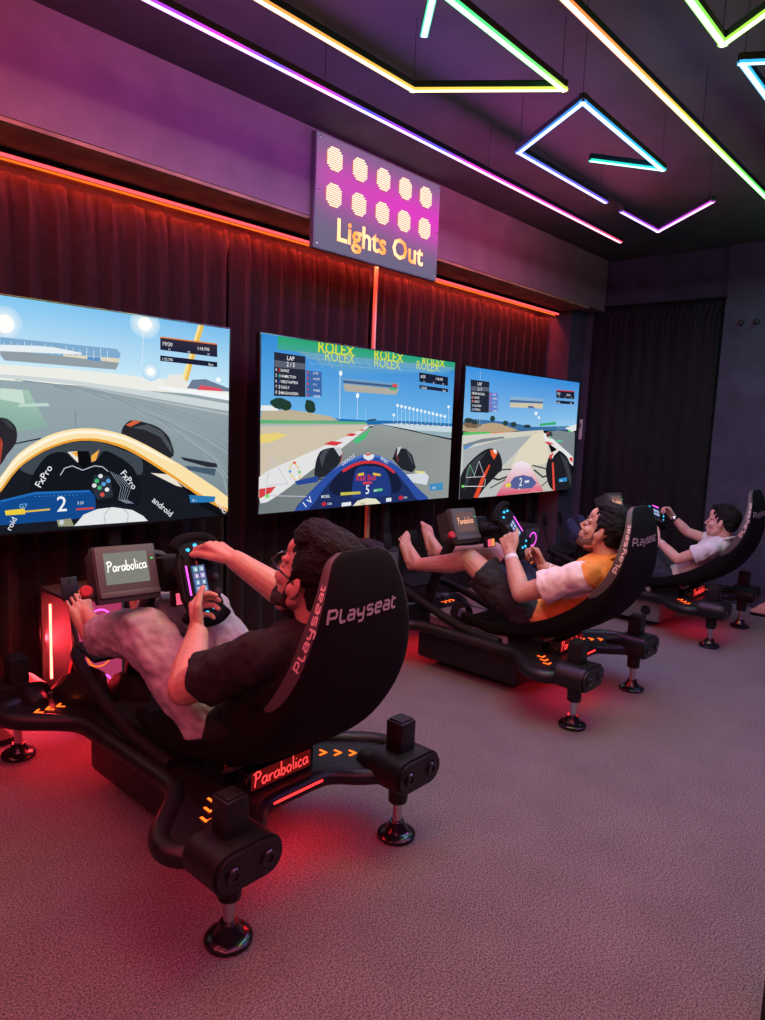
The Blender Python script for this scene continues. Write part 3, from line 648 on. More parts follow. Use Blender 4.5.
('p',(210,50,50),[(0.07,0.824),(0.073,0.825),(0.074,0.804),(0.07,0.803)]),
('t','SAINZ',(238,238,242),(0.077,0.806),0.023,0),
('p',(205,60,70),[(0.188,0.823),(0.195,0.824),(0.195,0.811),(0.188,0.81)]),
('t','5.652',(225,235,245),(0.215,0.811),0.02,0),
('t','5',(235,235,240),(0.057,0.775),0.024,0),
('p',(80,200,190),[(0.071,0.793),(0.074,0.793),(0.074,0.772),(0.071,0.772)]),
('t','HAMILTON',(238,238,242),(0.077,0.774),0.023,0),
('p',(205,60,70),[(0.188,0.79),(0.195,0.791),(0.195,0.779),(0.188,0.778)]),
('t','+0.357',(225,235,245),(0.216,0.777),0.02,0),
('t','6',(235,235,240),(0.057,0.744),0.024,0),
('p',(50,80,190),[(0.071,0.762),(0.074,0.762),(0.075,0.741),(0.071,0.741)]),
('t','VERSTAPPEN',(238,238,242),(0.078,0.743),0.023,0),
('p',(205,60,70),[(0.189,0.758),(0.196,0.759),(0.196,0.746),(0.189,0.745)]),
('t','+1.1',(225,235,245),(0.216,0.744),0.02,0),
('t','7',(235,235,240),(0.058,0.712),0.024,0),
('p',(220,225,235),[(0.072,0.73),(0.075,0.731),(0.075,0.71),(0.072,0.709)]),
('t','GASLY',(238,238,242),(0.078,0.712),0.023,0),
('p',(205,60,70),[(0.189,0.725),(0.196,0.726),(0.197,0.713),(0.19,0.713)]),
('t','+0.860',(225,235,245),(0.217,0.71),0.02,0),
('t','8',(235,235,240),(0.058,0.681),0.024,0),
('p',(230,230,230),[(0.072,0.699),(0.075,0.699),(0.076,0.678),(0.072,0.678)]),
('t','MAGNUSSEN',(238,238,242),(0.079,0.68),0.023,0),
('p',(205,60,70),[(0.19,0.692),(0.197,0.693),(0.197,0.681),(0.19,0.68)]),
('t','+0.832',(225,235,245),(0.218,0.676),0.02,0),
('p',(26,32,54),[(0.769,0.897),(0.955,0.888),(0.958,0.826),(0.772,0.833)]),
('p',(26,32,54),[(0.773,0.811),(0.959,0.803),(0.96,0.78),(0.774,0.787)]),
('t','6/20',(235,235,240),(0.779,0.861),0.03,0),
('t','1:18.403',(235,235,240),(0.872,0.858),0.026,0),
('t','S1',(220,220,230),(0.797,0.832),0.018,0),
('t','S2',(220,220,230),(0.858,0.83),0.018,0),
('t','S3',(220,220,230),(0.92,0.828),0.018,0),
('t','1:33.202',(235,235,240),(0.782,0.788),0.02,0),
('t','Best',(235,235,240),(0.925,0.782),0.02,0),
('p',(36,38,46),[(0.237,0.193),(0.233,0.218),(0.235,0.257),(0.239,0.292),(0.243,0.313),(0.25,0.335),(0.257,0.352),(0.27,0.363),(0.287,0.37),(0.302,0.374),(0.316,0.376),(0.332,0.376),(0.344,0.37),(0.352,0.358),(0.36,0.34),(0.363,0.321),(0.36,0.303),(0.353,0.284),(0.346,0.269),(0.333,0.248),(0.317,0.225),(0.3,0.209),(0.278,0.196),(0.253,0.188)]),
('p',(36,38,46),[(0.631,0.299),(0.653,0.37),(0.707,0.369),(0.748,0.324),(0.774,0.236),(0.753,0.2),(0.689,0.225)]),
('p',(70,74,84),[(0.254,0.323),(0.274,0.361),(0.302,0.367),(0.282,0.323),(0.268,0.256)]),
('p',(70,74,84),[(0.712,0.359),(0.742,0.315),(0.761,0.241),(0.733,0.296)]),
('p',(196,200,205),[(0.321,0.377),(0.353,0.377),(0.365,0.341),(0.35,0.321)]),
('p',(196,200,205),[(0.66,0.377),(0.683,0.384),(0.666,0.337),(0.655,0.316)]),
('l',(212,70,60),0.004,[(0.364,0.346),(0.356,0.285)]),
('l',(212,70,60),0.004,[(0.654,0.338),(0.665,0.28)]),
('l',(40,44,56),0.008,[(0.221,0.181),(0.364,0.189)]),
('l',(40,44,56),0.008,[(0.644,0.191),(0.819,0.192)]),
('p',(40,70,150),[(0.146,0.178),(0.209,0.195),(0.251,0.204),(0.252,0.167),(0.158,0.154)]),
('p',(210,215,225),[(0.714,0.191),(0.836,0.196),(0.861,0.165),(0.848,0.105),(0.756,0.13)]),
('p',(225,220,130),[(0.772,0.212),(0.835,0.204),(0.828,0.189),(0.773,0.198)]),
('p',(30,46,96),[(0.149,0.0),(0.159,0.029),(0.197,0.083),(0.234,0.133),(0.261,0.169),(0.29,0.206),(0.318,0.238),(0.344,0.261),(0.372,0.283),(0.4,0.301),(0.43,0.316),(0.463,0.328),(0.494,0.333),(0.527,0.33),(0.562,0.32),(0.595,0.305),(0.628,0.282),(0.66,0.252),(0.689,0.222),(0.723,0.18),(0.758,0.132),(0.79,0.09),(0.821,0.056),(0.856,0.019),(0.865,0.0),(0.463,0.0)]),
('p',(22,30,58),[(0.363,0.232),(0.382,0.25),(0.405,0.263),(0.427,0.273),(0.452,0.281),(0.478,0.287),(0.502,0.288),(0.529,0.286),(0.556,0.279),(0.582,0.268),(0.606,0.252),(0.63,0.23),(0.651,0.205),(0.668,0.178),(0.684,0.145),(0.693,0.116),(0.69,0.097),(0.68,0.074),(0.672,0.063),(0.575,0.061),(0.44,0.066),(0.341,0.075),(0.326,0.086),(0.309,0.108),(0.302,0.128),(0.314,0.161),(0.339,0.201)]),
('p',(34,58,128),[(0.416,0.085),(0.419,0.126),(0.423,0.179),(0.429,0.219),(0.435,0.234),(0.446,0.248),(0.455,0.255),(0.488,0.256),(0.533,0.252),(0.568,0.244),(0.58,0.236),(0.595,0.22),(0.606,0.202),(0.617,0.169),(0.626,0.127),(0.632,0.093),(0.632,0.078),(0.63,0.058),(0.626,0.049),(0.567,0.045),(0.483,0.046),(0.423,0.051),(0.42,0.058),(0.417,0.073)]),
('p',(208,50,60),[(0.363,0.232),(0.379,0.246),(0.403,0.263),(0.427,0.276),(0.451,0.285),(0.477,0.29),(0.502,0.291),(0.528,0.289),(0.556,0.283),(0.582,0.272),(0.608,0.252),(0.634,0.227),(0.651,0.209),(0.644,0.198),(0.626,0.213),(0.601,0.236),(0.576,0.254),(0.552,0.264),(0.527,0.27),(0.503,0.272),(0.479,0.271),(0.453,0.266),(0.43,0.258),(0.409,0.245),(0.387,0.229),(0.371,0.219)]),
('p',(44,78,160),[(0.149,0.0),(0.166,0.035),(0.201,0.086),(0.234,0.133),(0.261,0.169),(0.29,0.206),(0.318,0.238),(0.344,0.261),(0.372,0.283),(0.4,0.301),(0.43,0.316),(0.463,0.328),(0.494,0.333),(0.527,0.33),(0.562,0.32),(0.595,0.305),(0.628,0.282),(0.66,0.252),(0.689,0.222),(0.723,0.18),(0.758,0.132),(0.79,0.09),(0.818,0.059),(0.85,0.024),(0.865,0.0),(0.798,0.0),(0.776,0.025),(0.754,0.061),(0.733,0.095),(0.708,0.132),(0.681,0.171),(0.656,0.205),(0.633,0.229),(0.607,0.251),(0.582,0.268),(0.556,0.28),(0.528,0.288),(0.502,0.291),(0.478,0.29),(0.451,0.285),(0.427,0.276),(0.405,0.265),(0.382,0.249),(0.363,0.232),(0.338,0.205),(0.312,0.17),(0.289,0.137),(0.264,0.091),(0.237,0.04),(0.213,0.004),(0.19,0),(0.162,0)]),
('p',(80,116,196),[(0.318,0.238),(0.333,0.252),(0.367,0.279),(0.4,0.301),(0.43,0.316),(0.463,0.328),(0.494,0.333),(0.528,0.329),(0.564,0.318),(0.595,0.305),(0.619,0.288),(0.645,0.264),(0.657,0.252),(0.645,0.259),(0.617,0.278),(0.593,0.293),(0.562,0.305),(0.528,0.315),(0.494,0.319),(0.464,0.312),(0.433,0.299),(0.403,0.284),(0.369,0.266),(0.334,0.245)]),
('p',(220,225,235),[(0.469,0.326),(0.496,0.343),(0.531,0.325),(0.523,0.301),(0.498,0.291),(0.475,0.306)]),
('p',(210,70,60),[(0.48,0.336),(0.515,0.339),(0.508,0.326),(0.486,0.322)]),
('t','Red Bull',(220,50,70),(0.436,0.161),0.058,0),
('p',(226,190,60),[(0.445,0.208),(0.477,0.214),(0.477,0.196),(0.449,0.191)]),
('p',(226,190,60),[(0.526,0.211),(0.569,0.199),(0.567,0.185),(0.526,0.194)]),
('l',(18,22,40),0.004,[(0.505,0.26),(0.505,0.164)]),
('t','ORACLE',(222,228,238),(0.365,0.259),0.034,28),
('t','BYBIT',(222,228,238),(0.563,0.297),0.034,-25),
('t','1',(235,238,245),(0.195,0.009),0.06,45),
('t','V',(235,238,245),(0.216,0.031),0.06,45),
('t','5',(245,248,250),(0.488,0.072),0.085,0),
('p',(200,190,80),[(0.361,0.093),(0.462,0.091),(0.463,0.074),(0.361,0.073)]),
('p',(90,190,130),[(0.532,0.099),(0.581,0.103),(0.582,0.085),(0.533,0.082)]),
('t','LAP',(225,230,240),(0.533,0.082),0.02,0),
('t','MOBIL',(225,230,240),(0.268,0.066),0.026,0),
('p',(225,228,235),[(0.368,0.026),(0.415,0.028),(0.416,0.004),(0.368,0.002)]),
('p',(225,228,235),[(0.604,0.033),(0.634,0.034),(0.635,0.008),(0.605,0.008)]),
('d',(190,40,60),(0.282,0.028),0.011,0.013,None),
('d',(190,40,60),(0.69,0.028),0.014,0.015,None),
('t','CAR',(225,230,240),(0.298,0.02),0.02,0),
('t','CAR',(225,230,240),(0.706,0.02),0.02,0),
('p',(228,224,200),[(0.424,0.0),(0.448,0.031),(0.496,0.044),(0.546,0.035),(0.576,0.0),(0.576,0.0)]),
('t','TAG',(120,120,90),(0.462,0.0),0.025,0),
('p',(220,60,80),[(0.474,0.152),(0.522,0.152),(0.522,0.139),(0.475,0.135)]),
('l',(200,190,215),0.005,[(0.027,0.156),(0.046,0.315),(0.084,0.243),(0.118,0.165),(0.048,0.162),(0.027,0.149),(0.025,0.104),(0.2,0.082)]),
('l',(230,190,60),0.006,[(0.122,0.257),(0.139,0.294),(0.162,0.255),(0.171,0.2),(0.146,0.189),(0.129,0.218),(0.122,0.257)]),
('d',(110,220,90),(0.033,0.1),0.008,0.011,None),
('d',(70,150,230),(0.125,0.237),0.006,0.008,None),
('d',(230,80,80),(0.144,0.287),0.006,0.008,None),
('d',(80,200,120),(0.166,0.232),0.006,0.008,None),
('d',(240,240,240),(0.155,0.198),0.006,0.008,None),
('p',(62,140,192),[(0.863,0.111),(0.954,0.117),(0.96,0.061),(0.872,0.061)]),
('t','0.00',(230,240,250),(0.885,0.073),0.024,0)],
[
('p',[(58,146,224),(54,138,218),(150,204,240),(140,196,236)],[(0.0,1.0),(1.0,1.0),(1.0,0.556),(0.0,0.517)]),
('p',(60,110,160),[(0.0,0.578),(0.019,0.616),(0.359,0.602),(0.554,0.572),(1.0,0.598),(1.0,0.556),(0.0,0.517)]),
('p',(184,160,128),[(0.0,0.52),(0,0.533),(0,0.558),(0.002,0.572),(0.02,0.569),(0.046,0.559),(0.068,0.554),(0.103,0.562),(0.145,0.577),(0.183,0.587),(0.213,0.59),(0.246,0.59),(0.277,0.587),(0.305,0.58),(0.335,0.57),(0.362,0.561),(0.392,0.552),(0.424,0.543),(0.434,0.537),(0.383,0.526),(0.299,0.513),(0.216,0.506),(0.137,0.506),(0.055,0.511)]),
('p',(120,100,84),[(0.002,0.572),(0.033,0.601),(0.087,0.582),(0.142,0.571),(0.102,0.545),(0.023,0.545)]),
('d',(40,62,62),(0.039,0.601),0.032,0.019,None),
('d',(40,62,62),(0.217,0.624),0.02,0.023,None),
('d',(40,62,62),(0.322,0.593),0.021,0.021,None),
('d',(40,62,62),(0.391,0.586),0.025,0.021,None),
('d',(40,62,62),(0.512,0.575),0.033,0.015,None),
('d',(40,62,62),(0.087,0.589),0.027,0.017,None),
('l',(210,225,235),0.003,[(0.103,0.986),(0.124,0.528)]),
('l',(190,205,220),0.002,[(0.099,0.66),(0.104,0.523)]),
('l',(190,205,220),0.002,[(0.14,0.66),(0.145,0.524)]),
('p',(86,190,96),[(0.005,0.51),(0.201,0.52),(0.209,0.503),(0.006,0.487)]),
('p',(230,110,60),[(0.21,0.514),(0.349,0.524),(0.352,0.515),(0.214,0.503)]),
('p',[(206,208,200),(214,206,190),(196,190,176),(178,186,190)],[(0.0,0.487),(0.659,0.549),(0.931,0.0),(0.0,0.0)]),
('p',(120,132,140),[(0.009,0.418),(0.148,0.464),(0.318,0.485),(0.319,0.47),(0.15,0.436),(0.01,0.404)]),
('p',(90,140,200),[(0.01,0.404),(0.095,0.424),(0.031,0.382),(0.012,0.376)]),
('p',(168,174,176),[(0.011,0.379),(0.319,0.467),(0.559,0.499),(0.438,0.362),(0.292,0.214),(0.014,0.198)]),
('p',(222,214,190),[(0.559,0.499),(0.66,0.533),(0.7,0.473),(0.753,0.26),(0.384,0.21),(0.453,0.377)]),
('p',(124,134,140),[(0.704,0.535),(0.804,0.549),(0.99,0.538),(1.0,0.252),(0.814,0.425)]),
('p',(228,230,230),[(0.658,0.52),(0.697,0.521),(0.99,0.305),(0.997,0.218),(0.818,0.375),(0.684,0.457)]),
('p',(214,60,66),[(0.681,0.444),(0.72,0.447),(0.781,0.425),(0.722,0.421)]),
('p',(214,60,66),[(0.945,0.297),(0.984,0.305),(0.989,0.249),(0.963,0.268)]),
('p',(214,60,66),[(0.699,0.492),(0.72,0.496),(0.739,0.483),(0.714,0.48)]),
('p',(60,62,70),[(0.689,0.529),(0.746,0.536),(0.76,0.499),(0.699,0.492)]),
('p',(190,60,60),[(0.696,0.528),(0.718,0.529),(0.718,0.519),(0.697,0.518)]),
('p',(90,200,140),[(0.717,0.49),(0.754,0.487),(0.755,0.474),(0.722,0.477)]),
('p',(90,200,140),[(0.796,0.461),(0.849,0.465),(0.865,0.449),(0.813,0.445)]),
('p',(50,170,100),[(0.624,0.602),(0.779,0.625),(0.785,0.603),(0.63,0.583)]),
('l',(60,150,100),0.003,[(0.638,0.59),(0.641,0.549)]),
('l',(60,150,100),0.003,[(0.772,0.605),(0.775,0.56)]),
('p',(70,190,90),[(0.915,0.553),(0.968,0.559),(0.97,0.542),(0.921,0.534)]),
('l',(220,235,245),0.003,[(0.804,0.557),(0.801,0.64)]),
('l',(220,235,245),0.003,[(0.826,0.558),(0.823,0.642)]),
('l',(220,235,245),0.003,[(0.849,0.559),(0.846,0.645)]),
('l',(220,235,245),0.003,[(0.872,0.56),(0.868,0.648)]),
('l',(220,235,245),0.003,[(0.895,0.56),(0.891,0.651)]),
('l',(220,235,245),0.003,[(0.918,0.561),(0.914,0.654)]),
('l',(220,235,245),0.003,[(0.942,0.562),(0.938,0.657)]),
('l',(220,235,245),0.003,[(0.966,0.563),(0.961,0.66)]),
('d',(235,245,252),(0.583,0.688),0.014,0.016,None),
('d',(225,238,248),(0.613,0.654),0.01,0.013,None),
('p',(225,228,228),[(0.878,0.573),(1.0,0.616),(1.0,0.556),(0.96,0.542)]),
('p',(136,176,206),[(0.346,0.812),(0.642,0.818),(0.642,0.733),(0.351,0.724)]),
('p',(206,196,170),[(0.349,0.759),(0.642,0.777),(0.642,0.733),(0.351,0.724)]),
('p',(70,100,150),[(0.348,0.783),(0.641,0.793),(0.642,0.777),(0.349,0.765)]),
('p',(90,100,140),[(0.501,0.744),(0.541,0.75),(0.576,0.731),(0.51,0.73)]),
('p',(36,42,58),[(0.036,0.908),(0.175,0.906),(0.184,0.668),(0.048,0.665)]),
('p',(88,96,112),[(0.043,0.859),(0.176,0.863),(0.178,0.833),(0.045,0.824)]),
('p',(96,130,200),[(0.178,0.827),(0.248,0.826),(0.252,0.682),(0.184,0.674)]),
('t','LAP',(240,240,245),(0.087,0.87),0.036,0),
('t','2 / 5',(240,240,245),(0.09,0.832),0.034,0),
('t','7',(235,235,240),(0.049,0.797),0.024,0),
('p',(230,230,230),[(0.058,0.817),(0.064,0.818),(0.065,0.799),(0.059,0.798)]),
('t','MAGNUSSEN',(238,238,242),(0.069,0.799),0.024,0),
('p',(205,60,70),[(0.181,0.819),(0.191,0.82),(0.192,0.806),(0.182,0.805)]),
('t','5.652',(230,235,245),(0.205,0.805),0.022,0),
('t','8',(235,235,240),(0.05,0.767),0.024,0),
('p',(210,60,50),[(0.06,0.787),(0.065,0.788),(0.066,0.769),(0.061,0.768)]),
('t','SAINZ',(238,238,242),(0.07,0.769),0.024,0),
('p',(205,60,70),[(0.183,0.788),(0.193,0.789),(0.194,0.775),(0.184,0.774)]),
('t','+0.382',(230,235,245),(0.206,0.774),0.022,0),
('t','9',(235,235,240),(0.052,0.737),0.024,0),
('p',(220,60,60),[(0.061,0.757),(0.067,0.758),(0.068,0.738),(0.063,0.738)]),
('t','GASLY',(238,238,242),(0.072,0.739),0.024,0),
('p',(205,60,70),[(0.185,0.757),(0.195,0.758),(0.195,0.743),(0.186,0.743)]),
('t','+1.2',(230,235,245),(0.208,0.743),0.022,0),
('t','10',(235,235,240),(0.054,0.707),0.024,0),
('p',(60,150,120),[(0.063,0.727),(0.068,0.727),(0.069,0.708),(0.064,0.708)]),
('t','ALONSO',(238,238,242),(0.073,0.708),0.024,0),
('p',(205,60,70),[(0.187,0.726),(0.196,0.726),(0.197,0.712),(0.187,0.711)]),
('t','+1.027',(230,235,245),(0.21,0.712),0.022,0),
('t','11',(235,235,240),(0.055,0.677),0.024,0),
('p',(70,140,220),[(0.065,0.697),(0.07,0.697),(0.071,0.678),(0.066,0.677)]),
('t','STROLL',(238,238,242),(0.075,0.678),0.024,0),
('p',(205,60,70),[(0.188,0.694),(0.198,0.695),(0.199,0.681),(0.189,0.68)]),
('t','+0.832',(230,235,245),(0.212,0.68),0.022,0),
('p',(30,34,54),[(0.763,0.905),(0.949,0.914),(0.956,0.844),(0.768,0.838)]),
('p',(210,50,50),[(0.763,0.909),(0.949,0.917),(0.95,0.909),(0.763,0.899)]),
('p',(24,30,54),[(0.77,0.817),(0.954,0.82),(0.956,0.795),(0.772,0.79)]),
('t','7/20',(235,235,240),(0.773,0.866),0.032,0),
('t','1:18.920',(235,235,240),(0.864,0.867),0.024,0),
('t','S1',(220,220,230),(0.79,0.842),0.018,0),
('t','S2',(220,220,230),(0.852,0.844),0.018,0),
('t','S3',(220,220,230),(0.918,0.847),0.018,0),
('t','1:33.41',(235,235,240),(0.779,0.792),0.02,0),
('t','Best',(235,235,240),(0.914,0.796),0.02,0),
('l',(44,48,58),0.016,[(0.315,0.213),(0.222,0.158),(0.29,0.132),(0.45,0.176)]),
('l',(60,64,76),0.012,[(0.21,0.129),(0.285,0.214),(0.447,0.215)]),
('l',(44,48,58),0.016,[(0.598,0.201),(0.69,0.131),(0.779,0.159)]),
('l',(60,64,76),0.012,[(0.578,0.241),(0.758,0.194)]),
('l',(44,48,58),0.01,[(0.227,0.069),(0.358,0.135)]),
('l',(44,48,58),0.01,[(0.678,0.05),(0.782,0.126)]),
('p',(30,30,36),[(0.0,0.0),(0.0,0.171),(0.009,0.2),(0.023,0.23),(0.038,0.253),(0.06,0.282),(0.087,0.311),(0.114,0.336),(0.14,0.357),(0.168,0.376),(0.195,0.387),(0.218,0.389),(0.244,0.384),(0.265,0.375),(0.278,0.362),(0.291,0.341),(0.301,0.318),(0.31,0.289),(0.316,0.255),(0.316,0.228),(0.302,0.202),(0.279,0.178),(0.259,0.156),(0.234,0.129),(0.207,0.1),(0.184,0.073),(0.167,0.049),(0.149,0.02),(0.139,0.001),(0.16,0.0)]),
('p',(30,30,36),[(0.712,0.196),(0.714,0.233),(0.722,0.275),(0.734,0.31),(0.75,0.335),(0.77,0.355),(0.791,0.367),(0.813,0.37),(0.837,0.367),(0.858,0.358),(0.886,0.339),(0.917,0.312),(0.942,0.28),(0.965,0.23),(0.986,0.167),(1.0,0.113),(1.0,0.0),(0.811,0.0),(0.791,0.011),(0.768,0.034),(0.75,0.061),(0.734,0.101),(0.719,0.15)]),
('p',(58,60,68),[(0.038,0.239),(0.115,0.322),(0.189,0.37),(0.131,0.278),(0.069,0.153),(0.034,0.056)]),
('p',(58,60,68),[(0.84,0.341),(0.927,0.275),(0.984,0.114),(0.983,0.027),(0.909,0.204)]),
('p',(226,74,44),[(0.104,0.004),(0.152,0.148),(0.209,0.261),(0.22,0.255),(0.18,0.146),(0.139,0.001)]),
('p',(232,90,50),[(0.21,0.375),(0.256,0.381),(0.272,0.348),(0.246,0.297),(0.221,0.334)]),
('p',(240,232,226),[(0.231,0.378),(0.256,0.381),(0.269,0.354),(0.249,0.346)]),
('p',(226,74,60),[(0.768,0.26),(0.786,0.259),(0.821,0.002),(0.799,0.0)]),
('p',(230,225,222),[(0.746,0.343),(0.818,0.378),(0.834,0.368),(0.785,0.325),(0.769,0.293)]),
('p',(220,60,50),[(0.738,0.31),(0.768,0.351),(0.777,0.334),(0.751,0.285)]),
('p',[(214,80,110),(240,226,236),(240,232,240),(238,226,236),(222,90,116)],[(0.279,0.0),(0.425,0.267),(0.483,0.28),(0.546,0.257),(0.703,0.005)]),
('p',(84,96,150),[(0.37,0.073),(0.423,0.147),(0.503,0.161),(0.585,0.137),(0.632,0.083),(0.592,0.04),(0.442,0.044)]),
('t','2',(245,248,250),(0.47,0.069),0.1,0),
('p',(226,210,80),[(0.354,0.096),(0.398,0.099),(0.4,0.068),(0.356,0.065)]),
('p',(225,228,240),[(0.52,0.109),(0.559,0.113),(0.561,0.094),(0.521,0.09)]),
('d',(230,120,140),(0.611,0.016),0.028,0.016,None),
('t','CAR',(245,235,240),(0.462,0.038),0.02,0),
('l',(210,205,225),0.005,[(0.042,0.166),(0.179,0.166),(0.13,0.29),(0.096,0.165)]),
('l',(120,200,140),0.005,[(0.042,0.169),(0.064,0.263),(0.109,0.165)]),
('l',(225,230,235),0.005,[(0.014,0.1),(0.183,0.087),(0.187,0.146)]),
('d',(120,220,100),(0.022,0.1),0.011,0.01,None),
('p',(50,140,200),[(0.851,0.105),(0.936,0.117),(0.939,0.079),(0.854,0.074)]),
('t','0.00',(230,240,250),(0.865,0.08),0.024,0)]]
# ================================================================== SETTING
CEIL = 2.436
def slab(name, x0, x1, y0, y1, z0, z1, mat, kind='structure', bev=0.0):
    b = nb(); box(b, ((x0 + x1) / 2, (y0 + y1) / 2, (z0 + z1) / 2), (x1 - x0, y1 - y0, z1 - z0), bev=bev)
    return tag(obj(name, b, mat, smooth=False), kind=kind)
slab('floor', -1.7, 5.5, -2.1, 3.1, -.06, 0, M['carpet'])
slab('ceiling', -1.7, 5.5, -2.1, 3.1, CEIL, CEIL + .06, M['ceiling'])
slab('wall_back', -1.7, 5.35, 2.90, 2.98, 0, CEIL, M['wall'])
# end wall with a shallow recess for the curtained doorway
b = nb()
box(b, (5.26, -.27, CEIL / 2), (.12, 3.74, CEIL)); box(b, (5.32, 2.24, 2.27), (.16, 1.28, .335)); box(b, (5.36, 2.24, 1.06), (.06, 1.28, 2.12)); box(b, (5.28, 2.72, 1.06), (.16, .32, 2.12))
tag(obj('wall_right', b, M['wall'], smooth=False), kind='structure')
slab('wall_left', -1.7, -1.6, -2.1, 3.0, 0, CEIL, M['wall'])
slab('wall_front', -1.7, 5.4, -2.1, -2.0, 0, CEIL, M['wall'])
slab('trim_1', -1.6, 5.2, 2.47, 2.90, 2.062, CEIL, M['header'])             # dropped header above the screens
slab('trim_2', -1.6, 4.95, 2.475, 2.90, 2.048, 2.062, M['soffit'])          # bare board under the header
slab('trim_3', 4.955, 5.2, 2.615, 2.90, 0, 2.062, M['wall'])                # pier at the far end of the screens
slab('trim_4', 1.475, 1.62, -.25, .255, 0, .62, M['gloss_black'])          # end of a low dark partition at the right edge
slab('baseboard_right', 5.18, 5.20, -2.0, 1.6, 0, .055, M['wall'])
b = nb()
box(b, (5.186, 1.62, 2.115), (.03, .06, .10), bev=.004)

# ================================================================== CEILING LIGHT LINES
ZT = 2.22
SIDE = .30
LED_W = 4.8
def grad(stops, t):
    for (a, ca), (b_, cb) in zip(stops, stops[1:]):
        if t <= b_:
            f = 0 if b_ == a else max(0, (t - a) / (b_ - a))
            return tuple(x + (y - x) * f for x, y in zip(ca, cb))
    return stops[-1][1]
def led_line(label, pts, stops, wires, w=.021, z=ZT, group='LED light lines hung under the ceiling', gain=1.0, side=.10):
    P = [V((x, y)) for x, y in pts]
    t = thing('ceiling_light', label, 'light', (P[0].x, P[0].y, z), group)
    O = V((P[0].x, P[0].y, z)); seg = [(P[i], P[i + 1]) for i in range(len(P) - 1)]
    tot = sum((b_ - a).length for a, b_ in seg); run = 0
    hb = nb(); vs, fs, cs, mi = [], [], [], []; power = 0
    for i, (a, b_) in enumerate(seg):
        d = (b_ - a).normalized(); n = V((-d.y, d.x)); L = (b_ - a).length
        a2 = a - d * (w * .5 if i > 0 else 0); b2 = b_ + d * (w * .5 if i < len(seg) - 1 else 0)
        c = (a2 + b2) / 2
        R = Matrix.Rotation(math.atan2(d.y, d.x), 3, 'Z')
        box(hb, (c.x - O.x, c.y - O.y, .0175), ((b2 - a2).length, w * .9, .02), R)
        k = max(2, int(L / .08))
        for j in range(k):
            base = len(vs)
            for tt in (j / k, (j + 1) / k):
                p = a2.lerp(b2, tt); col = grad(stops, (run + L * tt) / tot)
                core = tuple(.42 + .58 * v for v in col)
                for off, up, cc in ((-.5, .007, col), (-.5, 0, col), (-.34, -.0008, core), (.34, -.0008, core), (.5, 0, col), (.5, .007, col)):
                    q = p + n * (w * off); vs.append((q.x - O.x, q.y - O.y, up - i * .0002)); cs.append(cc)
            for s_ in range(5):
                fs.append((base + s_, base + s_ + 1, base + 7 + s_, base + 6 + s_)); mi.append(0 if s_ == 2 else 1)
        # the light the diffuser sheds, one lamp per stretch
        m = max(1, round(L / .7))
        for j in range(m):
            p = a.lerp(b_, (j + .5) / m); col = grad(stops, (run + L * (j + .5) / m) / tot); col = tuple(.08 + .92 * v for v in col)
            l = bpy.data.lights.new('led_line_light', 'AREA'); l.shape = 'RECTANGLE'; l.size = L / m; l.size_y = w * .8; l.energy = LED_W * L / m * (1 - .55 * max(0, col[1] - max(col[0], col[2]))) * gain; l.color = col
            lo = bpy.data.objects.new('led_line_light', l); COL.objects.link(lo); lo.location = (p.x, p.y, z - .003); lo.rotation_euler = (0, 0, math.atan2(d.y, d.x))
            for sd in (-1, 1):
                l2 = bpy.data.lights.new('led_line_side_light', 'AREA'); l2.shape = 'RECTANGLE'; l2.size = L / m; l2.size_y = .007; l2.energy = LED_W * side * L / m * gain; l2.color = col
                o2 = bpy.data.objects.new('led_line_side_light', l2); COL.objects.link(o2); o2.location = (p.x + n.x * sd * (w / 2 + .002), p.y + n.y * sd * (w / 2 + .002), z + .003); o2.rotation_euler = (Matrix.Rotation(math.atan2(d.y, d.x), 3, 'Z') @ Matrix.Rotation(math.radians(90 * sd), 3, 'X')).to_euler()
        run += L
    obj('housing', hb, M['black_metal'], t, smooth=False)
    raw('diffuser', vs, fs, [E_['tube'], E_['tube_side']], cs, t, mi)
    for x, y in wires:
        wb = nb(); cone(wb, (x - O.x, y - O.y, .035), (x - O.x, y - O.y, CEIL - z), .0011, .0011, 6)
        obj('suspension_wire', wb, M['black_metal'], t)
    return t
def Y(v): return v * .791
def S2(*p): return [(Y(x), Y(y)) for x, y in p]
RED, MAG, PUR, BLU = (1, .03, .08), (1, .05, .75), (.45, .06, 1), (.09, .10, 1)
led_line('long purple to pink light line nearest the wall of screens, running into the room', [(-1.3, 1.81), (3.945, 1.81)],
         [(0, RED), (.40, (1, .02, .12)), (.455, PUR), (.49, MAG), (.52, BLU), (.55, MAG), (.60, BLU), (.63, PUR), (.68, BLU), (.72, MAG), (.86, (1, .06, .6)), (.94, (1, .10, .30)), (1, (1, .03, .12))],
         [(.2, 1.81), (1.65, 1.81), (2.6, 1.81), (3.5, 1.81)], side=.75)
led_line('long straight light line turning from orange to yellow and green over the aisle', [(-1.3, .967), (5.1, .967)],
         [(0, RED), (.36, (1, .06, .06)), (.43, (1, .22, .04)), (.49, (1, .30, .06)), (.55, (1, .50, .08)), (.62, (.75, .85, .08)), (.70, (.15, 1, .10)), (.8, (.05, 1, .25)), (1, (.05, .8, .6))],
         [(.4, .967), (1.8, .967), (2.7, .967)])
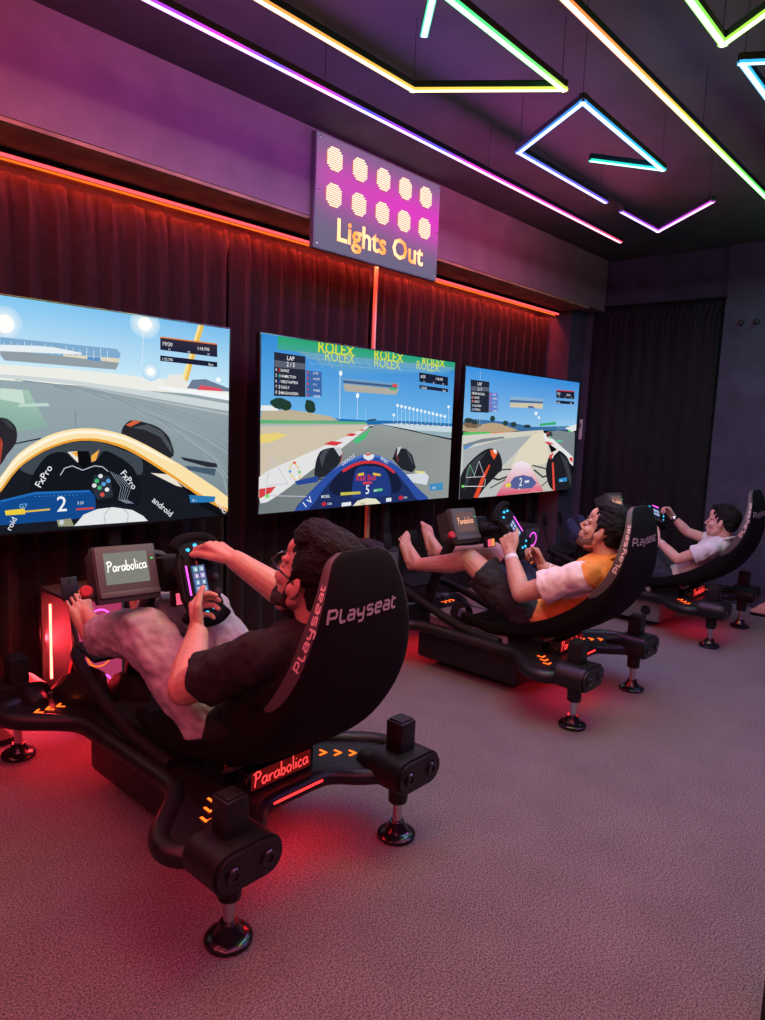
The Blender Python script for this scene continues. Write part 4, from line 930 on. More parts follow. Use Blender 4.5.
led_line('folded yellow and green light line like an open triangle above the nearest screen', S2((1.15, 1.994), (2.301, 1.994), (2.659, 1.51), (1.82, 1.505), (2.015, 1.706)),
         [(0, (1, .30, .05)), (.20, (1, .42, .08)), (.45, (1, .72, .10)), (.62, (.75, .95, .10)), (.68, (.2, 1, .2)), (.9, (.06, 1, .35)), (1, (.04, .85, .6))],
         S2((1.4, 1.994), (2.3, 1.99), (2.65, 1.515), (1.83, 1.51)))
led_line('folded cyan and blue light line like an open triangle in front of the sign', S2((3.414, 1.763), (3.747, 1.525), (2.807, 1.5), (3.117, 1.993), (4.086, 1.985)),
         [(0, (.03, .9, .65)), (.14, (.03, .8, .9)), (.3, (.04, .5, 1)), (.52, (.05, .28, 1)), (.7, (.10, .18, 1)), (1, (.22, .10, 1))],
         S2((3.74, 1.53), (2.81, 1.505), (3.12, 1.99), (4.0, 1.985)))
led_line('small purple V shaped light line in the far corner of the ceiling', S2((4.298, 1.986), (4.853, 1.969), (4.408, 1.48)),
         [(0, (.35, .08, 1)), (.5, (.6, .06, 1)), (1, (.8, .08, .85))], S2((4.84, 1.96), (4.45, 1.52)))
led_line('green V shaped light line cut by the top edge of the picture', S2((1.2, .919), (2.689, .919), (2.1, .05)),
         [(0, (.1, 1, .3)), (.45, (.25, 1, .12)), (.63, (.45, 1, .08)), (1, (.9, .9, .1))], S2((2.68, .92), (1.6, .919)))
led_line('blue folded light line cut by the right edge of the picture', S2((3.35, .10), (2.863, .905), (4.3, .90)),
         [(0, (.1, .3, 1)), (.45, (.03, .6, 1)), (1, (.05, .3, 1))], S2((2.87, .90), (3.9, .90)))
led_line('added unseen pink light line tinting the near floor, over the aisle side of the room', [(-1.3, .02), (1.3, .02)],  # unseen line added to tint the near floor pink
         [(0, (1, .03, .10)), (.5, (1, .04, .25)), (1, (1, .06, .7))], [(.0, .02)], gain=.9)
led_line('added unseen red light line reddening the floor, along the near left side of the room', [(-.85, -1.4), (-.85, 2.2)],  # unseen line added to redden the left floor
         [(0, (1, .03, .12)), (1, (1, .02, .06))], [(-.85, .4)], gain=1.5)
led_line('added unseen pink light line tinting the floor from behind the camera', [(-1.3, -.7), (4.6, -.7)],  # unseen line added behind the camera to turn the floor mauve
         [(0, (1, .06, .15)), (.45, (1, .12, .40)), (.7, (.7, .15, .9)), (1, (.3, .25, 1))], [(.0, -.7), (3.0, -.7)], gain=1.6)

# red LED line tucked behind the header
t = thing('led_strip', 'red glowing LED strip under the header above the black curtains', 'light', (1.7, 2.72, 2.031))
b = nb(); box(b, (0, 0, .0085), (6.5, .022, .0185)); obj('channel', b, M['matt_black'], t, smooth=False)
b = nb(); tube(b, [(-3.25, 0, -.006), (3.24, 0, -.006)], .0062, 10, 0); obj('red_tube', b, E_['red_strip'], t)
b = nb(); box(b, (0, .022, -.0135), (6.46, .008, .007)); obj('amber_tube', b, E_['amber_strip'], t, smooth=False)

# ================================================================== LIT SIGN
SX0, SX1, SZ0, SZ1, SY = 2.182, 3.075, 1.9225, 2.418, 2.44
sg = thing('light_sign', 'square grey sign with ten round lamps and glowing Lights Out lettering', 'sign', ((SX0 + SX1) / 2, SY, SZ0))
hw = (SX1 - SX0) / 2; hh = SZ1 - SZ0
b = nb(); box(b, (0, .0165, hh / 2), (hw * 2, .028, hh), bev=.003); obj('panel', b, M['grey_panel'], sg)
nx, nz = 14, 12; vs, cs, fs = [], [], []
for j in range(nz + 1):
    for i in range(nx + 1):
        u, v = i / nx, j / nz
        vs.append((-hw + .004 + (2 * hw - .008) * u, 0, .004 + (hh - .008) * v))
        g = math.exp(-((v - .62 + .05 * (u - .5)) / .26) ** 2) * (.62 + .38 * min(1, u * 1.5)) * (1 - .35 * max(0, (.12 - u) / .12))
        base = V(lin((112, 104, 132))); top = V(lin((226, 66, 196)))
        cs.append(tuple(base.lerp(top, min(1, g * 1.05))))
for j in range(nz):
    for i in range(nx): a = j * (nx + 1) + i; fs.append((a, a + 1, a + nx + 2, a + nx + 1))
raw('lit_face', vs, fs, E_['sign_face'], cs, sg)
for r_ in range(2):
    for c_ in range(5):
        cx_ = -hw + .113 + c_ * .164; cz_ = hh * (.815 - r_ * .315); R0 = .051
        b = nb(); lathe(b, (cx_, .0005, cz_), [(0, R0 + .003), (.001, R0 + .003)], 28, (0, -1, 0)); bk = b
        lamp = obj('lamp', b, E_['lamp_back'], sg, smooth=False); b = nb()
        for i in range(-5, 6):
            for j in range(-6, 7):
                px, pz = i * .0105, j * .0092
                if (px * px + pz * pz) < R0 * R0: box(b, (cx_ + px, -.003, cz_ + pz), (.0084, .005, .0046))
        obj('lamp_dots', b, E_['lamp_dot'], lamp, smooth=False)
def tri_text(txt, h, fn, mats, colfn, name, parent, bold=0.0):
    vs, fs = text_polys(txt, h, bold); x1 = max(v.x for v in vs)
    return raw(name, [fn(v.x, v.y) for v in vs], fs, mats, [colfn(v.x / x1, v.y / h) for v in vs], parent)
vs0, _ = text_polys('Lights Out', .1, .032); wtx = max(v.x for v in vs0); sc_ = .635 / wtx
def lcol(u, v):
    k = (math.sin(u * 21 + v * 1.5) + 1) / 2
    return tuple(V((1, .20, .03)).lerp(V((1, .55, .30)), k * .8))
for dz, mt, nm in ((0, E_['sign_text'], 'lettering'),):
    tri_text('Lights Out', .1, lambda x, y: (-.315 + x * sc_, -.004, .058 + y * sc_ * .95), mt, lcol, nm, sg, .032)
for x in (-hw + .02, hw - .02):
    for z in (.02, hh / 2, hh - .02):
        b = nb(); lathe(b, (x, -.001, z), [(0, .005), (.003, .005), (.004, .003)], 10, (0, -1, 0)); obj('screw', b, M['chrome'], sg)

# ================================================================== SCREENS
TVR = [(0.362, 1.815, 0.7235, 1.524), (1.985, 3.43, 0.716, 1.526), (3.544, 5.03, 0.697, 1.514)]
TVL = ['nearest large screen, racing view through a yellow halo on a dark car', 'middle large screen with a blue racing car and yellow lettering on a green bridge', 'farthest large screen with a pink nosed racing car between two tyres']
def screen_mesh(data, w, h, parent):
    vs, fs, cs = [], [], []; lay = [0]
    def P(s, t_): return ((s - .5) * w, -.0002 - lay[0] * 1.6e-5, t_ * h)
    def poly(pts, cols):
        base = len(vs)
        for p in pts: vs.append(P(*p))
        cs.extend(cols)
        for tr in tessellate_polygon([[V((p[0] * w, p[1] * h, 0)) for p in pts]]): fs.append(tuple(base + i for i in tr))
    for e in data:
        lay[0] += 1
        if e[0] == 'p':
            c = e[1]; n = len(e[2])
            if isinstance(c[0], (tuple, list)): poly(e[2], [lin(x) for x in (list(c) * n)[:n]]) if len(c) == n else poly(e[2], [lin(c[min(i * len(c) // n, len(c) - 1)]) for i in range(n)])
            else: poly(e[2], [lin(c)] * n)
        elif e[0] == 'd':
            _, c, ct, a, bb, edge = e; n = 20; base = len(vs)
            vs.append(P(*ct)); cs.append(lin(c))
            for i in range(n):
                th = 2 * math.pi * i / n
                vs.append(P(min(1, max(0, ct[0] + a * math.cos(th))), min(1, ct[1] + bb * math.sin(th)))); cs.append(lin(edge or c))
            for i in range(n): fs.append((base, base + 1 + i, base + 1 + (i + 1) % n))
        elif e[0] == 'l':
            _, c, wd, pts = e; wd = wd * h
            for i in range(len(pts) - 1):
                a = V((pts[i][0] * w, pts[i][1] * h)); d = V((pts[i + 1][0] * w, pts[i + 1][1] * h)) - a
                if d.length < 1e-6: continue
                n = V((-d.y, d.x)).normalized() * wd / 2; base = len(vs)
                for q in (a + n, a - n, a + d - n, a + d + n): vs.append(P(q.x / w, q.y / h)); cs.append(lin(c))
                fs.append((base, base + 1, base + 2, base + 3))
        else:
            _, txt, c, at, hh_, ang = e
            tv, tf = text_polys(txt, hh_ * .68 * h, .01); base = len(vs); ca, sa = math.cos(math.radians(ang)), math.sin(math.radians(ang))
            for v in tv:
                x = at[0] * w + v.x * ca - v.y * sa; y = at[1] * h + v.x * sa + v.y * ca
                vs.append(P(min(1, max(0, x / w)), min(1, max(0, y / h)))); cs.append(lin(c))
            for f in tf: fs.append(tuple(base + i for i in f))
    return raw('screen', vs, fs, E_['screen'], cs, parent)
for (x0, x1, z0, z1), data, lab in zip(TVR, TVS, TVL):
    w, h = x1 - x0, z1 - z0
    tv = thing('television', lab, 'television', ((x0 + x1) / 2, 2.55, 0), 'screens in front of the simulators')
    b = nb(); box(b, (0, .016, z0 + h / 2), (w + .014, .03, h + .014), bev=.003); box(b, (0, .038, z0 + h * .42), (w * .8, .03, h * .6), bev=.008)
    obj('casing', b, M['gloss_black'], tv)
    s = screen_mesh(data, w, h, tv); s.location = (0, 0, z0)
    b = nb()
    for sx in (-.24, .24):
        box(b, (sx, .075, .56), (.05, .03, 1.1), bev=.004); box(b, (sx, .03, .012), (.07, .22, .024), bev=.005)
    box(b, (0, .075, .95), (.6, .026, .06), bev=.004)
    obj('stand', b, M['matt_black'], tv)

# ================================================================== CURTAINS
def curtain(name, label, x0, x1, y, ztop, zbot, pleats, amp, seed, mat, group=None, ruffle=.05, axis='x', head=0.0):
    nxx = int(pleats * 12); rows = [0, .02, .05, .1, .2, .4, .6, .8, .9, .94, .955, .965, .975, .985, 1.0]
    vs, fs = [], []; rnd = random.Random(seed); ph = [rnd.uniform(-.5, .5) for _ in range(int(pleats) + 3)]
    H = ztop - zbot
    for v in rows:
        for i in range(nxx + 1):
            u = i / nxx; k = u * pleats; jj = int(k); f = k - jj
            p = ph[jj] * (1 - f) + ph[jj + 1] * f
            a = amp * (.55 + .45 * (1 - v)) * (1 + .4 * p)
            off = a * math.sin(2 * math.pi * (k + .25 * p * (1 - v)))
            off += .35 * amp * noise.noise(V((u * pleats * .7, v * 2.5, seed)))
            zz = zbot + H * v
            if v > .93: off += .4 * amp * math.sin(2 * math.pi * k * 2.3 + v * 40 + seed); zz += (v - .93) / .07 * ruffle * .35 * noise.noise(V((u * pleats * 2.2, 3.1, seed)))
            if head and .93 < v < .99: off += head * (math.sin(2 * math.pi * k * 2.6 + v * 90) + noise.noise(V((u * 26, v * 60, seed))))
            if head: off += .012 * noise.noise(V((u * 5.5, v * .9, seed))) * (1 if u < .55 else .4)
            xx = x0 + (x1 - x0) * u + .3 * amp * math.sin(2 * math.pi * k * 2 + p)
            vs.append((xx, y + off, zz) if axis == 'x' else (y + off, xx, zz))
    n = nxx + 1
    for j in range(len(rows) - 1):
        for i in range(nxx): a = j * n + i; fs.append((a, a + 1, a + n + 1, a + n))
    o = raw(name, vs, fs, mat); o.data.polygons.foreach_set('use_smooth', [True] * len(fs))
    md = o.modifiers.new('thickness', 'SOLIDIFY'); md.thickness = .004
    return tag(o, label, 'curtain', group)
G_ = 'black curtains behind the screens'
curtain('curtain', 'black pleated curtain behind the nearest screen, left of the seam', -.9, 1.972, 2.80, 1.995, .01, 27, .020, 3, M['curtain'], G_)
curtain('curtain', 'black pleated curtain under the sign, ending at the pale vertical duct', 1.99, 2.930, 2.80, 1.995, .01, 9, .020, 8, M['curtain'], G_)
curtain('curtain', 'black pleated curtain behind the farthest screen, right of the pale duct', 2.955, 4.93, 2.80, 1.995, .01, 18, .020, 5, M['curtain'], G_)
curtain('door_curtain', 'tall black curtain with a gathered heading over the doorway in the end wall', 1.625, 2.545, 5.205, 2.085, .012, 9, .0045, 4, M['door_curtain'], None, .02, 'y', .008)
t = thing('curtain_rod', 'thin dark curtain rod across the top of the doorway', 'rod', (5.185, 2.09, 2.095))
b = nb(); tube(b, [(0, -.49, 0), (0, .48, 0)], .006, 10, 0); obj('rod', b, M['black_metal'], t)
for s in (-.49, .48): b = nb(); ell(b, (0, s, 0), (.010, .014, .010)); obj('finial', b, M['black_metal'], t)
for s in (-.44, .44): b = nb(); cone(b, (.03, s, 0), (0, s, 0), .005, .005, 8); obj('bracket', b, M['black_metal'], t)
b = nb(); box(b, (2.943, 2.765, 1.02), (.014, .02, 2.04), bev=.003); box(b, (2.943, 2.762, .52), (.024, .022, 1.0), bev=.003)
tag(obj('cable_duct', b, M['yellow_duct']), 'pale yellow vertical cable duct between two black curtains, behind the middle screen', 'duct')
t = thing('light_switch', 'narrow pinkish white device on the wall just right of the farthest screen', 'switch', (5.20, 2.592, 1.16)); t.rotation_euler = (0, 0, math.radians(-90))
b = nb(); box(b, (0, -.008, .0), (.024, .016, .16), bev=.005); obj('body', b, M['white'], t)
b = nb(); box(b, (0, -.018, .03), (.012, .006, .04), bev=.002); obj('button', b, M['grey_panel'], t)
for y, lab in ((1.483, 'left dark round knob on the end wall right of the door curtain'), (1.39, 'right dark round knob on the end wall right of the door curtain')):
    b = nb(); lathe(b, (5.2, y, 1.916), [(0, .014), (.012, .014), (.02, .018), (.028, .016), (.032, .008)], 16, (-1, 0, 0))
    tag(obj('wall_knob', b, M['black_metal']), lab, 'knob', 'round knobs on the end wall')
# ================================================================== RACING SIMULATORS
VL = 1.185          # distance between rear and front feet
def mir(pts, s): return [(s * p[0],) + tuple(p[1:]) for p in pts]
def stadium(hl, r, n=8):
    out = []
    for i in range(n + 1): a = -math.pi / 2 + math.pi * i / n; out.append((hl + r * math.cos(a), r * math.sin(a)))
    for i in range(n + 1): a = math.pi / 2 + math.pi * i / n; out.append((-hl + r * math.cos(a), r * math.sin(a)))
    return out
ST = [(-.085, .866, .066, .020), (-.096, .845, .105, .028), (-.113, .775, .138, .036), (-.118, .675, .170, .052), (-.106, .575, .186, .070),
      (-.066, .475, .192, .088), (.005, .38, .192, .100), (.10, .315, .190, .098), (.20, .272, .188, .088), (.34, .232, .184, .078), (.50, .212, .178, .07), (.66, .240, .168, .055)]
def band(s): return .62 * max(0.0, min(1.0, (5.3 - s) / 2.6)) ** .8 + .001
def seat_station(s):
    s = max(0, min(len(ST) - 1.0001, s)); i = int(s); f = s - i
    def cr(k):
        p = [ST[max(0, min(len(ST) - 1, i + d))][k] for d in (-1, 0, 1, 2)]
        return .5 * (2 * p[1] + (p[2] - p[0]) * f + (2 * p[0] - 5 * p[1] + 4 * p[2] - p[3]) * f * f + (3 * p[1] - p[0] - 3 * p[2] + p[3]) * f ** 3)
    return cr(0), cr(1), cr(2), cr(3)
def seat_pt(s, th, off=0.0, inner=False):
    v, z, hw, d = seat_station(s); sc_ = max(s, 1.6); a = seat_station(sc_ - .25); b = seat_station(sc_ + .25)
    tv, tz = b[0] - a[0], b[1] - a[1]; l = math.hypot(tv, tz); nv, nz_ = -tz / l, tv / l      # towards the driver
    if nv * .5 + nz_ * .6 < 0: nv, nz_ = -nv, -nz_
    c, sn = math.cos(th), math.sin(th)
    if inner: hw -= .030; dd = d; base = .028
    else: hw += off; dd = d; base = -off
    x = hw * math.copysign(abs(c) ** .5, c); n = base + (dd - base) * (1 - abs(sn) ** .55)
    return V((x, v + nv * n, z + nz_ * n))
def make_seat(parent):
    NS, NT = 44, 36; b = nb(); SM = (len(ST) - 1.001)
    g = []
    for i in range(NS + 1):
        s = SM * i / NS; row = []
        bd = band(s); th = [bd * j / 4 for j in range(5)]; th += [bd + (math.pi - 2 * bd) * j / (NT - 8) for j in range(1, NT - 8)]; th += [math.pi - bd * j / 4 for j in range(4, -1, -1)]
        for q in th: row.append(b.verts.new(seat_pt(s, q)))
        for q in th[::-1]: row.append(b.verts.new(seat_pt(s, q, 0, True)))
        g.append(row)
    n = len(g[0])
    for i in range(NS):
        s = SM * (i + .5) / NS
        for j in range(n):
            f = b.faces.new((g[i][j], g[i][(j + 1) % n], g[i + 1][(j + 1) % n], g[i + 1][j]))
            jj = j if j <= NT else 2 * NT + 1 - j
            edge = min(jj, NT - jj)
            if s < 5.25 and ((edge < 4 and jj < NT) or j == NT or j == n - 1): f.material_index = 1
    b.faces.new(g[0][::-1]).material_index = 1; b.faces.new(g[-1])
    return obj('seat', b, [M['seat'], M['seat_rim']], parent)
def seat_letters(seat):
    # along the left side band, reading upwards; and across the back
    b = nb(); h = .022
    tot = text_width('PLaYseat', TECH, h, .06)
    def fn(x, y):
        s = 3.70 - x / tot * 2.1; f = .16 + .62 * (1 - (y + .007) / .030)
        return seat_pt(s, math.pi - band(s) * f ** 1.3, .0022)
    write(b, 'PLaYseat', TECH, h, .0042, fn, gap=.06)
    tag(obj('side_lettering', b, M['letter_rim'], seat, smooth=False), 'pale lettering on the side band of the seat')
    b = nb(); h = .031; tot = text_width('PLaYseat', TECH, h, .06)
    def fn2(x, y):
        th = math.pi * (1 - (x - tot / 2 + .045 + .165) / .33 * 1.0)
        u = x - tot / 2 - .022; s = 2.44 - (y - .012) / .105 - u * .25
        v_, z_, hw, d = seat_station(s); c = max(-.999, min(.999, u / hw)); cc = math.copysign(abs(c) ** 2, c)
        return seat_pt(s, math.acos(max(-1, min(1, cc))), .003)
    write(b, 'PLaYseat', TECH, h, .0056, fn2, gap=.06)
    tag(obj('back_lettering', b, M['letter_light'], seat, smooth=False), 'silver lettering across the back of the seat')

def make_rig():
    r = thing('racing_simulator', '', 'racing simulator', (0, 0, 0), 'racing simulators in front of the screens')
    # --- frame plate with tube edges
    b = nb()
    right = [(0, .115), (.11, .115), (.15, .075), (.185, .035), (.36, .03), (.368, .12), (.335, .185), (.215, .305), (.208, .59)]
    half = right + [(x, VL - y) for x, y in right[::-1]]
    poly = half + [(-x, y) for x, y in half[::-1][1:-1]]
    prism(b, poly, .184, .207)
    for s in (1, -1):
        out = [(.30, .045, .2), (.352, .07, .2), (.373, .12, .2), (.345, .185, .2), (.255, .275, .2), (.218, .34, .2), (.213, .45, .2), (.213, .59, .2)]
        path = out + [(x, VL - y, z) for x, y, z in out[::-1][1:]]
        tube(b, mir(path, s), .026, 12, 4)
    for fl in (0, 1):
        half_ = [(.215, .015, .2), (.17, .05, .2), (.13, .095, .2), (.085, .113, .2), (0, .115, .2)]
        pth = half_ + [(-x, y, z) for x, y, z in half_[::-1][1:]]
        if fl: pth = [(x, VL - y, z) for x, y, z in pth]
        tube(b, pth, .022, 12, 4)
    fr = obj('frame', b, M['black_metal'], r)
    # chevrons
    def chevron(c, d):
        b = nb(); d = V(d).normalized(); n = V((-d.y, d.x)); c = V(c)
        q = [c - d * .010 + n * .017, c + d * .008, c - d * .010 - n * .017]
        stroke(b, [(p.x, p.y) for p in q], .0075, lambda x, y: (x, y, .2085))
        obj('arrow_light', b, E_['arrow'], fr, smooth=False)
    for s in (-1, 1):
        for k in range(3):
            chevron((s * (.185 + .030 * k), .205 - .030 * k), (s * .72, -.7)); chevron((s * (.215 + .034 * k), VL - .165), (s, 0))
    # chassis box under the plate
    b = nb(); box(b, (0, .595, .112), (.375, .56, .145), bev=.02); ch = obj('chassis_box', b, M['grey_panel'], r)
    for s in (-1, 1):
        b = nb(); lathe(b, (s * .1875, .40, .105), [(-.001, .030), (.002, .030), (.002, .026), (.0005, .025)], 24, (s, 0, 0)); obj('round_emblem', b, M['black_metal'], ch)
    b = nb()
    pl = [(.15, -.22)] + [(.15 - .15 + .15 * math.cos(a), .2 + .06 * math.sin(a)) for a in [math.pi * k / 10 for k in range(11)]] + [(-.15, -.22)]
    prism(b, [(x, y + .62) for x, y in pl], .205, .24)
    obj('deck', b, M['screen_lit_deck'], r)
    # --- actuators
    for sx in (-1, 1):
        for fv in (0, 1):
            f = 1 if fv == 0 else -1; v0 = 0 if fv == 0 else VL; u0 = sx * .284
            b = nb()
            T = Matrix(((1, 0, 0, u0), (0, 0, -f, v0 + f * .045), (0, 1, 0, .215), (0, 0, 0, 1)))
            st = stadium(.045, .047); ins = stadium(.045, .040)
            prism(b, st, .0, .112, T); prism(b, ins, .112, .121, T)
            box(b, (u0, v0, .302), (.060, .058, .088), bev=.006); box(b, (u0, v0, .345), (.048, .046, .012), bev=.003)
            cone(b, (u0, v0, .175), (u0, v0, .105), .029, .027, 20, .004)
            cone(b, (u0 - sx * .03, v0 + f * .04, .205), (u0 - sx * .03, v0 + f * .115, .2), .047, .030, 20, .006)
            act = obj('actuator', b, M['black_metal'], r)
            for q in (-.045, .045):
                b = nb(); lathe(b, (u0 + q, v0 - f * .0745, .215), [(0, .019), (.006, .019), (.009, .016), (.009, .009), (.005, .008)], 18, (0, -f, 0)); obj('bolt_cap', b, M['gloss_black'], act)
            b = nb(); cone(b, (u0, v0, .108), (u0, v0, .035), .0135, .0135, 14); obj('piston_rod', b, M['chrome'], act)
            b = nb(); lathe(b, (u0, v0, 0), [(0, .050), (.004, .054), (.012, .054), (.018, .049), (.022, .034), (.036, .025), (.048, .021)], 28); obj('foot', b, M['gloss_black'], act)
    # --- lit name box at the back
    b = nb(); box(b, (0, .192, .236), (.226, .05, .058), bev=.006); sb = obj('name_box', b, M['gloss_black'], r)
    b = nb(); box(b, (0, .1663, .238), (.200, .0015, .048)); obj('lit_panel', b, emit('name_panel', (.10, .004, .004), 1.0) if 'name_panel' not in bpy.data.materials else bpy.data.materials['name_panel'], sb, smooth=False)
    b = nb(); h = .040; w_ = text_width('Parabolica', SCRIPT, h)
    write(b, 'Parabolica', SCRIPT, h, .0044, lambda x, y: (x * .186 / w_ - .093, .1648, .221 + y + x * .02)); obj('lettering', b, E_['sign_script'], sb, smooth=False)
    b = nb(); box(b, (-.02, .0935, .206), (.20, .003, .005)); obj('red_light_bar', b, E_['red_glow'], r, smooth=False)
    b = nb(); box(b, (0, .15, .1815), (.30, .012, .004)); box(b, (0, VL - .15, .1815), (.34, .012, .004)); obj('underglow_strip', b, E_['red_glow'], r, smooth=False)
    # --- seat
    st = make_seat(r); seat_letters(st); st.location.x = .015
    for s in (-1, 1):
        b = nb(); t_ = [(.16, .0), (.50, .0), (.52, -.012), (.50, -.035), (.38, -.03), (.30, .012), (.20, .07), (.13, .055)]
        T = Matrix(((0, 0, 1, s * .125), (1, 0, 0, 0), (0, 1, 0, .207), (0, 0, 0, 1)))
        prism(b, [(x, max(.0, y)) for x, y in [(.24, 0), (.56, 0), (.54, .02), (.42, .03), (.34, .045), (.28, .07), (.24, .075)]], -.006, .006, T)
        cone(b, (s * .125 - .012, .265, .255), (s * .125 + .012, .265, .255), .012, .012, 14); cone(b, (s * .125 - .012, .35, .23), (s * .125 + .012, .35, .23), .010, .010, 14)
        obj('seat_bracket', b, M['gloss_black'], r)
    b = nb()
    for k, (vv, zz) in enumerate(((.228, .262), (.25, .255), (.275, .245))): box(b, (0, vv, zz), (.22 - .03 * k, .012, .018), bev=.003)
    obj('seat_cross_bar', b, M['gloss_black'], r)
    b = nb(); box(b, (-.03, .224, .262), (.19, .004, .006), Matrix.Rotation(math.radians(30), 3, 'X')); obj('added_glow_bar', b, E_['added_mount_glow'], r, smooth=False)  # added glow bar, throws red onto the seat mounts and underside
    for k in range(4):
        b = nb(); box(b, (-.13 + .07 * k, .20 + .01 * (k % 2), .275), (.040, .05, .012), Matrix.Rotation(math.radians(-28), 3, 'X'), .003); obj('seat_mount', b, M['mount'], r)
    # --- upper frame, pedals
    b = nb()
    for s in (-1, 1):
        tube(b, [(s * .175, .42, .215), (s * .178, .62, .235), (s * .175, .85, .30), (s * .15, 1.03, .345), (s * .12, 1.10, .35)], .020, 10, 4)
        tube(b, [(s * .13, 1.06, .345), (s * .15, 1.09, .21)], .018, 10, 0)
    box(b, (0, 1.03, .362), (.26, .15, .012), Matrix.Rotation(math.radians(8), 3, 'X'), .004)
    obj('pedal_frame', b, M['matt_black'], r)
    for u in (-.12, .09):
        b = nb(); tube(b, [(u, 1.09, .36), (u, 1.135, .46), (u, 1.160, .585)], .008, 8, 4); pd = obj('pedal', b, M['black_metal'], r)
        b = nb(); box(b, (u, 1.150, .555), (.056, .008, .08), Matrix.Rotation(math.radians(-15), 3, 'X'), .003); obj('pedal_pad', b, M['black_metal'], pd)
    # --- steering column and wheel base
    b = nb(); tube(b, [(0, .98, .207), (0, .93, .38), (0, .84, .58), (0, .78, .63)], .020, 10, 4, 0, 1.5); obj('steering_column', b, M['black_metal'], r)
    b = nb(); R = Matrix.Rotation(math.radians(-8), 3, 'X')
    box(b, (0, .745, .668), (.105, .16, .105), R, .012); cone(b, (0, .70, .667), (0, .615, .68), .038, .030, 20, .004); cone(b, (0, .62, .679), (0, .565, .681), .018, .018, 14)
    wb = obj('wheel_base', b, M['matt_black'], r)
    b = nb(); box(b, (-.03, .60, .622), (.07, .022, .046), R, .003); box(b, (-.01, .65, .635), (.02, .10, .02)); dd = obj('dash_display', b, M['matt_black'], wb)
    b = nb(); box(b, (-.044, .5885, .622), (.026, .001, .034), R); box(b, (-.016, .5885, .622), (.024, .001, .034), R, 0, 1); obj('screen', b, [E_['magenta_soft'], E_['amber_soft']], dd, smooth=False)
    b = nb(); box(b, (.054, .745, .67), (.002, .05, .012), R); obj('status_light', b, E_['magenta'], wb, smooth=False)
    b = nb(); tube(b, [(0, .77, .72), (-.06, .75, .735), (-.12, .72, .73), (-.18, .68, .71)], .012, 8, 4, 0, 1.6); obj('panel_arm', b, M['panel_side'], r)
    # --- control panel with screen
    T = Matrix.Translation((-.186, .63, .712)) @ Matrix.Rotation(math.radians(-20), 4, 'X') @ Matrix.Rotation(math.radians(2), 4, 'Y')
    b = nb(); t = nb()
    box(t, (0, .012, 0), (.186, .024, .158), bev=.005); box(t, (-.104, .028, -.042), (.032, .03, .028), bev=.004)
    lo = [(-.088, .024, -.074), (.088, .024, -.074), (.088, .024, .074), (-.088, .024, .074)]; hi = [(-.07, .10, -.05), (.07, .10, -.05), (.07, .10, .066), (-.07, .10, .066)]
    va = [t.verts.new(p) for p in lo]; vb = [t.verts.new(p) for p in hi]
    for i in range(4): t.faces.new((va[i], va[(i + 1) % 4], vb[(i + 1) % 4], vb[i]))
    t.faces.new(va[::-1]); t.faces.new(vb)
    merge(b, t, T); cp = obj('control_panel', b, M['panel_side'], r)
    b = nb(); t = nb(); box(t, (0, -.002, .006), (.176, .006, .140), bev=.002); box(t, (0, -.005, -.058), (.176, .010, .016), bev=.003); merge(b, t, T); obj('bezel', b, M['panel_face'], cp)
    b = nb(); t = nb(); box(t, (-.002, -.0052, .014), (.128, .001, .088)); merge(b, t, T); obj('display', b, E_['panel_screen'], cp, smooth=False)
    b = nb(); h = .030; w_ = text_width('Parabolica', SCRIPT, h)
    write(b, 'Parabolica', SCRIPT, h, .0033, lambda x, y: T @ V((x * .118 / w_ - .060, -.0066, .004 + y + x * .03))); obj('display_lettering', b, E_['panel_script'], cp, smooth=False)
    b = nb(); t = nb(); box(t, (.076, -.0058, .035), (.006, .002, .004)); merge(b, t, T); obj('indicator', b, E_['green'], cp, smooth=False)
    b = nb(); t = nb(); lathe(t, (-.118, .012, -.042), [(0, .009), (.014, .009), (.016, .0155), (.024, .0165), (.029, .013)], 18, (-.35, -.93, .1)); merge(b, t, T); obj('stop_button', b, M['red_knob'], cp)
    return r
